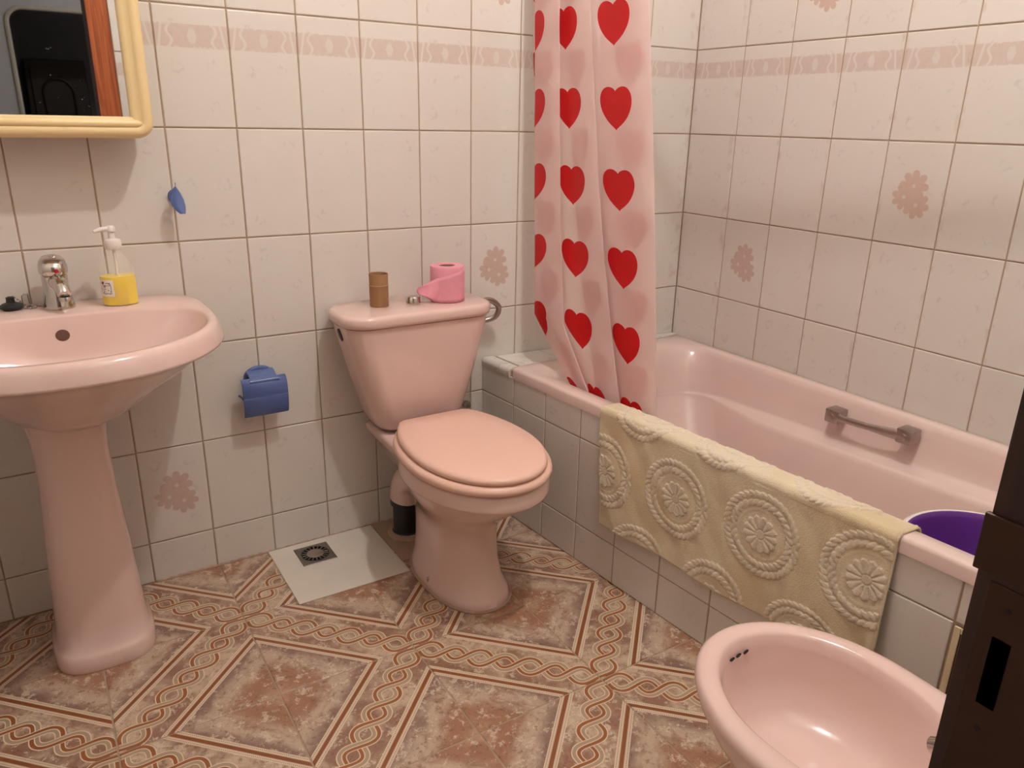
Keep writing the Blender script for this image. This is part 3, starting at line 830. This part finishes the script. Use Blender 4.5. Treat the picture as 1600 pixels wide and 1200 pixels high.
th = root('paper_holder', (0.163, -0.002, 0.50), 'empty blue plastic toilet paper holder on the wall', 'paper holder')
MB().loft([[(0.163 + w * math.cos(a), y, 0.545 + w * 0.75 * math.sin(a)) for a in [k * 2 * PI / 28 for k in range(28)]] for y, w in ((-0.0006, 0.042), (-0.008, 0.042), (-0.012, 0.038))]).obj('wall_plate', M_BLUE, th)
ar = MB()
ar.loft([[(0.163 + w, y, z) for w, y, z in ((-0.035, y0, z0), (0.035, y0, z0), (0.035, y0 + 0.006, z0 - 0.007), (-0.035, y0 + 0.006, z0 - 0.007))] for y0, z0 in ((-0.008, 0.568), (-0.030, 0.566), (-0.050, 0.556), (-0.056, 0.548))])
ar.obj('arm', M_BLUE, th)
MB().tube([(0.124, -0.055, 0.549), (0.202, -0.055, 0.549)], 0.0065, 14).obj('hinge_bar', M_BLUE, th)
fl = []
for i, (y, z) in enumerate([(-0.045, 0.556), (-0.052, 0.553), (-0.059, 0.545), (-0.063, 0.53), (-0.064, 0.512), (-0.0635, 0.507), (-0.0645, 0.504), (-0.064, 0.49), (-0.062, 0.474), (-0.058, 0.459), (-0.054, 0.452)]):
    fl.append([(0.103, y, z), (0.106, y - 0.002, z), (0.163, y - 0.003, z), (0.219, y - 0.002, z), (0.222, y, z), (0.219, y + 0.002, z), (0.163, y + 0.002, z), (0.106, y + 0.002, z)])
MB().loft(fl).obj('flap', M_BLUE, th, angle=60)
MB().tube([(0.103, -0.0655, 0.5055), (0.222, -0.0655, 0.5055)], 0.0013, 6).obj('seam', M_BLUE, th)
MB().tube([(0.100, -0.030, 0.508), (0.104, -0.062, 0.508)], 0.003, 8).obj('side_wire', M_BLUE, th)

# ------------------------------------------------------------------ toilet
TC = 0.572
toilet = root('toilet', (TC, -0.4, 0), 'pink toilet with closed peach lid and tapered cistern', 'toilet')
NT = 56
def tr(hw, yb, yf, yc, z, e=1.0, eb=None): return ov(TC, hw, yb, yf, yc, z, NT, e, eb)
bowl = MB().loft([tr(0.106, -0.200, -0.578, -0.38, 0.0, 0.85), tr(0.108, -0.200, -0.582, -0.38, 0.006, 0.85), tr(0.104, -0.20, -0.572, -0.38, 0.022, 0.85), tr(0.093, -0.20, -0.548, -0.38, 0.05, 0.85), tr(0.088, -0.20, -0.528, -0.38, 0.10, 0.85), tr(0.087, -0.20, -0.518, -0.38, 0.16, 0.85),
                  tr(0.092, -0.20, -0.522, -0.38, 0.20, 0.88), tr(0.108, -0.205, -0.548, -0.40, 0.235, 0.92), tr(0.130, -0.21, -0.592, -0.43, 0.27, 0.95), tr(0.152, -0.215, -0.640, -0.45, 0.305, 1), tr(0.1625, -0.22, -0.668, -0.46, 0.335), tr(0.1635, -0.22, -0.674, -0.46, 0.344), tr(0.172, -0.22, -0.694, -0.46, 0.347),
                  tr(0.1785, -0.22, -0.706, -0.46, 0.351), tr(0.1795, -0.225, -0.708, -0.46, 0.357), tr(0.1755, -0.23, -0.703, -0.46, 0.386), tr(0.172, -0.23, -0.697, -0.46, 0.393), tr(0.12, -0.27, -0.63, -0.46, 0.393), tr(0.08, -0.34, -0.58, -0.46, 0.30), tr(0.03, -0.4, -0.48, -0.44, 0.22)])
# shelf behind the bowl that carries the cistern
def shelf(hw, y0, y1, z, r=0.03): return rrect(TC - hw, TC + hw, y0, y1, r, z, 5)
bowl.loft([shelf(0.05, -0.26, -0.13, 0.20), shelf(0.075, -0.27, -0.09, 0.26), shelf(0.105, -0.28, -0.03, 0.32), shelf(0.122, -0.28, -0.015, 0.345), shelf(0.124, -0.28, -0.015, 0.362), shelf(0.120, -0.28, -0.02, 0.368)])
bowl.obj('bowl', M_PINK, toilet, angle=65)
# outlet horn and rubber waste pipe
oh = catmull([(0.566, -0.24, 0.235), (0.556, -0.17, 0.222), (0.545, -0.118, 0.185), (0.542, -0.10, 0.128)], 6)
MB().tube(oh, 0.049, 24).obj('outlet_horn', M_PINK, toilet)
wp = MB().lathe([(0.047, 0.0), (0.047, 0.012), (0.042, 0.016), (0.042, 0.10), (0.049, 0.104), (0.049, 0.145), (0.046, 0.148)], c=(0.546, -0.098, 0), n=28).obj('waste_pipe', M_BLACK, toilet)
MB().lathe([(0.062, 0.0), (0.058, 0.010), (0.049, 0.013)], c=(0.546, -0.098, 0), n=28).obj('sealant', M_CAULK, wp)
for sx in (-1, 1):
    MB().lathe([(0.006, 0.02), (0.006, 0.03), (0.003, 0.033)], c=(TC + sx * 0.099, -0.40, 0.0), n=12).obj('floor_bolt', M_OLDCHROME, toilet)
# dirty sealant bead round the foot
MB().tube([(x, y, 0.003) for x, y, z in tr(0.109, -0.200, -0.584, -0.38, 0, 0.85)], 0.0045, 8, closed=True).obj('sealant', M_CAULK, toilet)
# cistern
CX = 0.574
def cr(hw, y0, y1, z, r): return rrect(CX - hw, CX + hw, y0, y1, r, z, 8)
cist = MB().loft([cr(0.105, -0.135, -0.02, 0.371, 0.03), cr(0.118, -0.165, -0.014, 0.378, 0.045), cr(0.130, -0.180, -0.011, 0.392, 0.055), cr(0.145, -0.190, -0.010, 0.425, 0.06), cr(0.180, -0.197, -0.010, 0.54, 0.062), cr(0.213, -0.203, -0.010, 0.67, 0.062), cr(0.216, -0.203, -0.010, 0.690, 0.062)]).obj('cistern', M_PINK, toilet, angle=60)
lid_ = MB().loft([cr(0.219, -0.206, -0.006, 0.692, 0.07), cr(0.226, -0.212, -0.004, 0.695, 0.075), cr(0.228, -0.214, -0.003, 0.704, 0.075), cr(0.228, -0.214, -0.003, 0.716, 0.075), cr(0.224, -0.210, -0.004, 0.7235, 0.073), cr(0.214, -0.200, -0.008, 0.726, 0.065)]).obj('cistern_lid', M_PINK, toilet, angle=60)
MB().lathe([(0.020, 0.7262), (0.0205, 0.731), (0.0195, 0.734), (0.0195, 0.744), (0.017, 0.7475), (0.004, 0.7485)], c=(CX + 0.006, -0.108, 0), n=28).obj('flush_button', M_CHROME, lid_)
# side inlet hole (left) and braided hose (right)
MB().lathe([(0.0155, -0.002), (0.0145, 0.0035), (0.011, 0.0045)], c=(CX - 0.2095, -0.105, 0.662), n=20, sx=1.25, mat=Matrix.Rotation(-PI / 2 - 0.28, 4, 'Y')).obj('inlet_plug', M_BLACK, cist)
hs = catmull([(0.785, -0.075, 0.690), (0.830, -0.066, 0.700), (0.864, -0.062, 0.696), (0.890, -0.060, 0.672), (0.884, -0.055, 0.644), (0.858, -0.045, 0.632), (0.838, -0.040, 0.632)], 7)
hm = MB().tube(hs, [0.0085 + 0.0009 * (i % 2) for i in range(len(hs))], 12)
hm.obj('supply_hose', M_OLDCHROME, toilet)
MB().lathe([(0.011, 0), (0.011, 0.018), (0.008, 0.02)], c=(0.828, -0.040, 0.632), n=6, mat=Matrix.Rotation(PI / 2, 4, 'Y')).obj('hose_nut', M_OLDCHROME, toilet)
MB().lathe([(0.010, 0), (0.012, 0.004), (0.012, 0.02), (0.006, 0.022), (0.004, 0.035)], c=(0.802, -0.002, 0.352), n=14, mat=Matrix.Rotation(PI / 2, 4, 'X')).obj('shut_off_valve', M_OLDCHROME, toilet)
# seat and lid
def seat_ring(hw, yb, yf, z, flat=0.105, e=0.98):
    out = []
    yc = -0.465
    for x, y, zz in ov(TC, hw, yb + 0.05, yf, yc, z, 64, e, 0.95):
        out.append((x, min(y, yb), z))
    return out
seat = MB().loft([seat_ring(0.170, -0.245, -0.698, 0.394), seat_ring(0.178, -0.240, -0.708, 0.397), seat_ring(0.181, -0.238, -0.712, 0.405), seat_ring(0.179, -0.240, -0.709, 0.414), seat_ring(0.170, -0.245, -0.698, 0.419)]).obj('seat', M_SEAT, toilet, angle=70)
lid = MB().loft([seat_ring(0.156, -0.243, -0.690, 0.4195), seat_ring(0.164, -0.239, -0.700, 0.4215), seat_ring(0.1665, -0.237, -0.704, 0.428), seat_ring(0.164, -0.239, -0.701, 0.435), seat_ring(0.156, -0.245, -0.692, 0.4395), seat_ring(0.10, -0.30, -0.62, 0.4415), seat_ring(0.03, -0.40, -0.52, 0.442)]).obj('seat_lid', M_SEAT, toilet, angle=70)
for sx in (-1, 1):
    MB().tube([(TC + sx * 0.085, -0.228, 0.396), (TC + sx * 0.085, -0.228, 0.424)], 0.012, 14).obj('hinge', M_SEAT, toilet)

# cardboard tube
ct = root('cardboard_tube', (0.485, -0.090, 0.726), 'empty cardboard tube standing on the cistern lid', 'cardboard tube')
MB().lathe([(0.0255, 0.7265), (0.026, 0.7275), (0.0262, 0.782), (0.0268, 0.7835), (0.0268, 0.785), (0.0258, 0.7865), (0.0262, 0.816), (0.0255, 0.817), (0.0238, 0.816), (0.0236, 0.728)], c=(0.485, -0.090, 0), n=40, cap=False).obj('tube_wall', M_CARD, ct, angle=30)
# pink toilet roll with a loose sheet
tp = root('toilet_roll', (0.688, -0.112, 0.726), 'pink toilet roll with loose sheet on the cistern lid', 'toilet roll')
RC = (0.688, -0.106, 0)
MB().lathe([(0.0475, 0.7268), (0.0485, 0.730), (0.0485, 0.822), (0.047, 0.826), (0.024, 0.827), (0.0225, 0.824), (0.0225, 0.728)], c=RC, n=48, cap=False).obj('paper', M_PAPER, tp, angle=35)
MB().lathe([(0.0222, 0.728), (0.0222, 0.8245), (0.0208, 0.8245), (0.0208, 0.728)], c=RC, n=36, cap=False).obj('core', M_CARD, tp)
sv = []; sf = []; NS = 22; NZ = 8
for i in range(NS + 1):
    t = i / NS
    if t < 0.6:
        a = math.radians(-20 - 130 * t / 0.6); r = 0.0498 + 0.004 * t
        x, y = RC[0] + r * math.cos(a), RC[1] + r * math.sin(a)
    else:
        a = math.radians(-150); k = (t - 0.6) / 0.4
        x = RC[0] + 0.0522 * math.cos(a) - 0.052 * k; y = RC[1] + 0.0522 * math.sin(a) - 0.012 * k * (1 - k) + 0.012 * k
    for j in range(NZ + 1):
        q = j / NZ
        top = 0.818 - 0.030 * sstep(0.35, 1.0, t) - 0.012 * sstep(0.1, .5, t); bot = 0.7275 + 0.022 * sstep(0.55, 1.0, t)
        z = bot + (top - bot) * q
        w = 0.004 * math.sin(9 * t + 4 * q) * sstep(0.3, 0.7, t)
        sv.append((x + w, y - w, z))
for i in range(NS):
    for j in range(NZ): sf.append((i * (NZ + 1) + j, (i + 1) * (NZ + 1) + j, (i + 1) * (NZ + 1) + j + 1, i * (NZ + 1) + j + 1))
lse = obj('loose_sheet', sv, sf, M_PAPER, tp)
so = lse.modifiers.new('solid', 'SOLIDIFY'); so.thickness = 0.0008

# ------------------------------------------------------------------ floor slab and drain
fs = root('floor_slab', (0.30, -0.16, 0), 'white stone slab set in the floor beside the toilet', 'slab')
MB().box(0.142, 0.462, -0.302, -0.004, 0.0, 0.0035, 0.0012, 1).obj('slab_top', M_SLAB, fs, smooth=False)
fs2 = root('floor_patch', (0.51, -0.12, 0), 'plain beige tile patch under the waste pipe', 'tile')
MB().box(0.465, 0.66, -0.245, -0.004, 0.0, 0.0025, 0.001, 1).obj('tile', M_BEIGE, fs2, smooth=False)
dr = root('floor_drain', (0.257, -0.085, 0.0035), 'square steel floor drain with round slotted grate', 'drain')
MB().box(0.207, 0.307, -0.136, -0.034, 0.0036, 0.0055, 0.0008, 1).obj('frame', M_STEEL, dr, smooth=False)
DC = (0.257, -0.085)
MB().lathe([(0.040, 0.0054), (0.040, 0.0064), (0.0375, 0.0066), (0.0375, 0.0058)], c=DC + (0,), n=40).obj('grate_ring', M_BLACK, dr)
MB().lathe([(0.0385, 0.0050), (0.0385, 0.0058), (0.001, 0.0058)], c=DC + (0,), n=36).obj('sump', M_BLACK, dr)
g0 = MB().lathe([(0.024, 0.0055), (0.024, 0.0068), (0.020, 0.0072), (0.003, 0.0072)], c=DC + (0,), n=32).obj('grate_disc', M_OLDCHROME, dr)
for k in range(18):
    a = k * 2 * PI / 18
    R_ = Matrix.Rotation(a, 4, 'Z')
    mb = MB().box(0.0235, 0.038, -0.0022, 0.0022, 0.0055, 0.0069, 0.0004, 1)
    mb.v = [tuple((R_ @ Vector((p[0], p[1], 0))) + Vector((DC[0], DC[1], p[2]))) for p in mb.v]
    mb.obj('spoke', M_STEEL, dr, smooth=False)

# ------------------------------------------------------------------ bidet
DXc = 0.615
bid = root('bidet', (DXc, -1.58, 0), 'pink bidet in front of the bathtub beside the doorway', 'bidet')
def dg(hw, yb, yf, z, yc=-1.52, e=1.0, eb=0.55): return ov(DXc, hw, yb, yf, yc, z, 64, e, eb)
ob = MB().loft([dg(0.10, -1.86, -1.40, 0.0, -1.6), dg(0.10, -1.86, -1.405, 0.02, -1.6), dg(0.088, -1.86, -1.425, 0.06, -1.6), dg(0.085, -1.86, -1.43, 0.15, -1.6), dg(0.105, -1.87, -1.405, 0.21, -1.58), dg(0.140, -1.88, -1.355, 0.27, -1.55), dg(0.166, -1.89, -1.315, 0.32), dg(0.179, -1.893, -1.294, 0.350),
                dg(0.184, -1.894, -1.286, 0.370), dg(0.182, -1.893, -1.288, 0.381), dg(0.175, -1.89, -1.295, 0.3865), dg(0.163, -1.88, -1.306, 0.388), dg(0.147, -1.695, -1.322, 0.3865, -1.50, 1, .8), dg(0.141, -1.688, -1.328, 0.381, -1.50, 1, .8), dg(0.137, -1.68, -1.334, 0.36, -1.50, 1, .85),
                dg(0.129, -1.67, -1.345, 0.31, -1.5, 1, .9), dg(0.113, -1.65, -1.37, 0.268, -1.5, 1, 1), dg(0.08, -1.60, -1.41, 0.248, -1.5, 1, 1), dg(0.012, -1.51, -1.49, 0.247, -1.5, 1, 1)])
ob.obj('bowl', M_PINK, bid, angle=70)
for k, (hx_, hy_) in enumerate(((0.588, -1.339), (0.606, -1.337), (0.624, -1.337))):
    MB().lathe([(0.0058, 0), (0.005, 0.0012), (0.0006, 0.0014)], c=(hx_, hy_, 0.362), n=14, mat=Matrix.Rotation(PI / 2 + PI + 0.25, 4, 'X')).obj('rim_hole', M_HOLE, bid)
btap = root('bidet_tap', (DXc, -1.76, 0.388), 'chrome tap at the back of the bidet', 'tap')
MB().lathe([(0.024, 0.3875), (0.024, 0.393), (0.020, 0.40), (0.019, 0.455), (0.021, 0.46), (0.021, 0.475), (0.012, 0.482)], c=(DXc, -1.76, 0), n=28).obj('tap_body', M_CHROME, btap)
MB().tube(catmull([(DXc, -1.76, 0.435), (DXc + 0.004, -1.72, 0.444), (DXc + 0.010, -1.680, 0.438), (DXc + 0.014, -1.654, 0.422)], 5), [0.014] * 10 + [0.0125] * 6, 16).obj('spout', M_CHROME, btap)
MB().tube([(DXc, -1.765, 0.478), (DXc - 0.01, -1.79, 0.49), (DXc - 0.02, -1.82, 0.495)], 0.006, 10).obj('lever', M_CHROME, btap)

# ------------------------------------------------------------------ towel over the tub rim
def towel_mat():
    m, b = new_mat('terry_towel')
    at = X.nt.nodes.new('ShaderNodeVertexColor'); at.layer_name = 'pile'
    se = X.nt.nodes.new('ShaderNodeSeparateColor'); X.nt.links.new(at.outputs[0], se.inputs[0])
    k = X(se.outputs[0]); st = X(se.outputs[1])
    v, x, y, z = coords()
    n = tnoise(v, 5, 4); n2 = tnoise(v, 300, 2)
    c = mixc(n.ramp(0.35, 0.7), lin((222, 208, 180)), lin((208, 188, 152)))
    c = mixc(n2.ramp(0.4, 0.7) * 0.25, c, lin((194, 168, 130)))
    c = mixc(k * 0.75, c, mixc(n2, lin((224, 212, 194)), lin((210, 194, 172))))
    dirt = tnoise(v, 11, 4, 0.7).ramp(0.60, 0.76)
    c = mixc(dirt * st * 0.55, c, lin((120, 96, 66)))
    setin(b, 'Base Color', c); setin(b, 'Roughness', 0.95)
    setin(b, 'Sheen Weight', 0.25)
    bump(b, n2, 0.5, 0.002)
    return m
M_TOWEL = towel_mat()
def towel_height(a, s):
    """embossed wreaths: a = distance along the tub, s = height above the towel's nominal zero; -> (height 0..1, raised 0..1)"""
    P_, Q_ = 0.247, 0.215
    best = None
    s2 = s - 0.036 * (a - 0.84) / 0.5
    for j in range(-2, 3):
        yc = 0.357 + j * Q_
        x0 = 0.838 + (0.5 * P_ if j % 2 else 0.0)
        i = round((a - x0) / P_)
        dx, dy = a - (x0 + i * P_), s2 - yc
        r = math.hypot(dx, dy)
        if best is None or r < best[0]: best = (r, math.atan2(dy, dx))
    r, f = best
    if r >= 0.104: return 0.0, 0.0
    if 0.060 < r < 0.104:
        up = abs(f)                       # leaves run up both sides from the knot on the right
        hb = 0.0
        for rc, sl, ph in ((0.0925, 0.62, 0.0), (0.0725, -0.62, 0.5)):
            pitch = 0.0148 / rc
            i0 = math.floor(up / pitch - ph)
            for i in (i0 - 1, i0, i0 + 1, i0 + 2):
                tc = (i + ph + 0.5) * pitch
                if tc < 0 or tc > PI: continue
                t_ = (up - tc) * rc; q_ = r - rc
                x_ = t_ * math.cos(sl) + q_ * math.sin(sl); y_ = -t_ * math.sin(sl) + q_ * math.cos(sl)
                w_ = 0.0056 * (1 - 0.25 * x_ / 0.0125)
                v_ = 1 - (x_ / 0.0125) ** 2 - (y_ / w_) ** 2
                if v_ > 0:
                    hb = max(hb, v_ ** 0.35 * (0.85 + 0.15 * min(1, abs(y_) / 0.0012)))
        return hb, 1.0 if hb > 0.35 else hb / 0.35
    if 0.0535 < r <= 0.060: return 0.12, 0.35
    if r <= 0.044:
        if r < 0.010: return 0.75, 0.9
        pet = abs(math.cos(6.5 * f + 0.3)) ** 0.45
        edge = 0.037 + 0.006 * abs(math.cos(6.5 * f + 0.3))
        if r > edge: return 0.0, 0.3
        ins = min(1.0, (r - 0.010) / 0.004)
        h = pet * ins
        return h, 1.0 if h > 0.4 else h / 0.4
    return 0.0, 0.25
tw = root('bath_towel', (0.93, -0.97, 0.2), 'beige bath mat with embossed wreaths draped over the tub rim', 'bath mat')
NA, NSS = 420, 330
a_lo, a_hi = 0.566, 1.372
# cross-section: s measured along the cloth, zero at floor height on the front face
S_BOT, S_TOP = 0.178, 0.508
def cross(s):
    """-> offset from the tile face (x), height z, outward normal (x, z)"""
    R0 = 0.014
    top = S_TOP
    if s < top - R0: return (-0.010, s, -1.0, 0.0)
    L1 = R0 * PI / 2
    t = s - (top - R0)
    if t < L1:
        an = t / R0; return (-0.010 + R0 - R0 * math.cos(an), top - R0 + R0 * math.sin(an), -math.cos(an), math.sin(an))
    t -= L1
    if t < 0.042: return (-0.010 + R0 + t, top + 0.0, 0.0, 1.0)
    t -= 0.042; R1 = 0.016; L2 = R1 * PI / 2
    x1 = -0.010 + R0 + 0.042
    if t < L2:
        an = t / R1; return (x1 + R1 * math.sin(an), top - R1 + R1 * math.cos(an), math.sin(an), math.cos(an))
    t -= L2
    return (x1 + R1 + t * 0.1, top - R1 - t, 1.0, 0.1)
S_END = S_TOP + 0.16
tv = []; tfc = []; cols = []
for i in range(NA + 1):
    ta = i / NA
    for j in range(NSS + 1):
        s0 = S_BOT + (S_END - S_BOT) * j / NSS
        a = a_lo + (a_hi - a_lo) * ta
        low = sstep(0.50, 0.20, s0)
        bot = 0.0 + 0.030 * sstep(0.55, 1.0, ta) + 0.004 * math.sin(9 * ta) - 0.0
        s = s0 + bot * sstep(0.30, 0.178, s0)
        h, k = towel_height(a, s0)
        # lean of the left edge, waves of the hanging cloth
        a2 = a + low * (0.030 * (1 - ta) + 0.004)
        wv = low * (0.006 + 0.006 * math.sin(7.5 * ta + 1.0) + 0.004 * math.sin(17 * ta)) + 0.0012 * math.sin(60 * ta + 5 * s0 * 9)
        curl = 0.010 * sstep(0.97, 1.0, ta) * low
        ox, oz, nx, nz = cross(s)
        edge = min(1.0, ta / 0.006, (1 - ta) / 0.006, (s0 - S_BOT) / 0.006)
        hh = 0.0026 * h * max(0, edge) + 0.003 * max(0, edge) ** 0.5
        hh += 0.004 * noise.noise((a * 11, s0 * 11, 0.3)) * (1 if oz < S_TOP - 0.02 else 0.35) * 0.5
        d = hh + max(0, wv) * (1 if nx < 0 else 0) + curl
        y = -a2
        tv.append((apron_x(y) + ox + nx * d, y, oz + nz * d + (0.0 if nx < -0.5 else -0.03 * max(0, ox) / 0.75)))
        st = sstep(0.6, 1.0, ta) * 0.8 + sstep(0.30, 0.2, s0) * 0.6 + 0.15
        cols.append((k * max(0, min(1, edge)), min(1, st), 0, 1))
n1 = NSS + 1
for i in range(NA):
    for j in range(NSS): tfc.append((i * n1 + j, (i + 1) * n1 + j, (i + 1) * n1 + j + 1, i * n1 + j + 1))
off = base_of(tw)
me = bpy.data.meshes.new('cloth'); me.from_pydata([tuple(Vector(v) - off) for v in tv], [], tfc)
ca = me.color_attributes.new('pile', 'FLOAT_COLOR', 'POINT')
ca.data.foreach_set('color', [q for c in cols for q in c])
for p in me.polygons: p.use_smooth = True
me.materials.append(M_TOWEL)
to = bpy.data.objects.new('cloth', me); COL.objects.link(to); to.parent = tw
so = to.modifiers.new('solid', 'SOLIDIFY'); so.thickness = 0.003; so.offset = -1
# whipped hem along the right end
hem = []
for j in range(0, NSS + 1, 2):
    v = tv[NA * n1 + j]; hem.append((v[0] + 0.001, v[1], v[2]))
MB().tube(hem, [0.0022 + 0.0007 * (k % 2) for k in range(len(hem))], 6).obj('hem', M_TOWEL, tw)

# ------------------------------------------------------------------ shower curtain
def curtain_mat():
    m, b = new_mat('heart_print_sheet')
    v, u, w, _ = coords('UV')
    CU, RZ = 0.214, 0.2
    def hearts(u, w):
        px = ((u / (2 * CU)) + 0.5).frac() * (2 * CU) - CU
        pz = ((w / RZ) + 0.5).frac() * RZ - RZ / 2
        x = px / 0.0530; y = pz / 0.0470 + 0.12
        x = x.abs()
        q = x * x + y * y - 1
        return (q * q * q - x * x * y * y * y).lt(0.0)
    hm = hearts(u, w).max(hearts(u + CU, w + RZ / 2))
    nt = m.node_tree
    nz = tnoise(v, 6, 3)
    setin(b, 'Base Color', mixc(hm, mixc(nz, lin((255, 234, 230)), lin((253, 226, 222))), lin((214, 14, 22))))
    setin(b, 'Roughness', 0.35)
    bump(b, tnoise(v, 14, 3), 0.25, 0.004)
    out = nt.nodes['Material Output']
    tr_ = nt.nodes.new('ShaderNodeBsdfTranslucent'); rf = nt.nodes.new('ShaderNodeBsdfRefraction')
    X.nt.links.new(mixc(hm, lin((255, 240, 238)), lin((226, 24, 30))), tr_.inputs[0])
    X.nt.links.new(mixc(hm, lin((255, 244, 242)), lin((232, 60, 60))), rf.inputs[0])
    rf.inputs['Roughness'].default_value = 0.30; rf.inputs['IOR'].default_value = 1.12
    m1 = nt.nodes.new('ShaderNodeMixShader'); m2 = nt.nodes.new('ShaderNodeMixShader')
    nt.links.new(((hm * 0.0) + 0.5).v, m1.inputs[0]); nt.links.new(tr_.outputs[0], m1.inputs[1]); nt.links.new(rf.outputs[0], m1.inputs[2])
    nt.links.new((0.44 - hm * 0.12).v, m2.inputs[0]); nt.links.new(b.outputs[0], m2.inputs[1]); nt.links.new(m1.outputs[0], m2.inputs[2])
    nt.links.new(m2.outputs[0], out.inputs[0])
    return m
M_CURT = curtain_mat()
cur = root('shower_curtain', (0.98, -0.40, 0.4), 'pink translucent shower curtain printed with red hearts', 'curtain')
# fold lines: positions read at four heights; x offset behind the tub's front face
ctrl = [((865, 865, 870, 935), 0.034), ((832, 832, 832, 893), 0.006), ((853, 856, 858, 908), -0.004), ((877, 878, 884, 925), -0.006), ((826, 836, 850, 905), 0.016), ((888, 906, 914, 938), 0.010),
        ((925, 943, 962, 972), 0.002), ((888, 904, 925, 940), 0.024), ((968, 980, 990, 994), 0.014), ((1012, 1023, 1025, 1022), 0.018), ((945, 950, 955, 960), 0.042), ((1005, 1010, 1012, 1008), 0.056)]
lev = [(1.53, -0.109, 0.00238), (1.03, -0.132, 0.0025), (0.66, -0.149, 0.00262), (0.48, -0.172, 0.00263)]
def y_at(px4, z, ox):
    ys = [l[1] - l[2] * (p - 486 * ox - 832) for l, p in zip(lev, px4)]
    zs = [l[0] for l in lev]
    if z >= zs[0]: return ys[0]
    if z <= zs[-1]: return ys[-1]
    for i in range(3):
        if z >= zs[i + 1]:
            t = (z - zs[i + 1]) / (zs[i] - zs[i + 1])
            return ys[i + 1] + (ys[i] - ys[i + 1]) * t
def curt_row(z):
    P_ = []
    for k, (px4, ox) in enumerate(ctrl):
        y = y_at(px4, z, ox)
        P_.append((apron_x(y) + 0.085 + ox, y, z))
    return catmull(P_, 9)
Zs = [0.34 + (1.95 - 0.34) * i / 90 for i in range(91)]
rows = [curt_row(z) for z in Zs]
ref = curt_row(1.03); us = [0.0]
for i in range(1, len(ref)): us.append(us[-1] + (ref[i] - ref[i - 1]).length)
# the heart column on the broad right-hand panel
i0 = 7 * 9 + 8
U0 = us[i0]
cv = []; cf = []; NC = len(ref)
for iz, r in enumerate(rows):
    for i, p in enumerate(r):
        w = 0.0035 * noise.noise((us[i] * 9, p.z * 5, 1.7)) + 0.002 * noise.noise((us[i] * 30, p.z * 16, 5.1))
        cv.append((p.x + w, p.y + w * 0.5, p.z))
for iz in range(len(rows) - 1):
    for i in range(NC - 1): cf.append((iz * NC + i, iz * NC + i + 1, (iz + 1) * NC + i + 1, (iz + 1) * NC + i))
off = base_of(cur)
me = bpy.data.meshes.new('sheet'); me.from_pydata([tuple(Vector(v) - off) for v in cv], [], cf)
uvl = me.uv_layers.new(name='UVMap')
for lp in me.loops:
    i = lp.vertex_index
    uvl.data[lp.index].uv = (us[i % NC] - U0, Zs[i // NC] - 1.053)
for p in me.polygons: p.use_smooth = True
me.materials.append(M_CURT)
so_ = bpy.data.objects.new('sheet', me); COL.objects.link(so_); so_.parent = cur
rod = root('curtain_rod', (1.0, -0.95, 1.95), 'white curtain rod above the bathtub', 'curtain rod')
MB().tube([(apron_x(0) + 0.12, -0.001, 1.965), (apron_x(YF) + 0.12, YF + 0.001, 1.965)], 0.012, 14).obj('pole', M_WHITE, rod)
for i in range(4, NC, 9):
    p = rows[-1][i]
    MB().tube([(apron_x(p.y) + 0.12 + 0.022 * math.cos(a), p.y, 1.958 + 0.022 * math.sin(a)) for a in [k * 2 * PI / 14 for k in range(14)]], 0.0022, 6, closed=True).obj('ring', M_WHITE, cur)
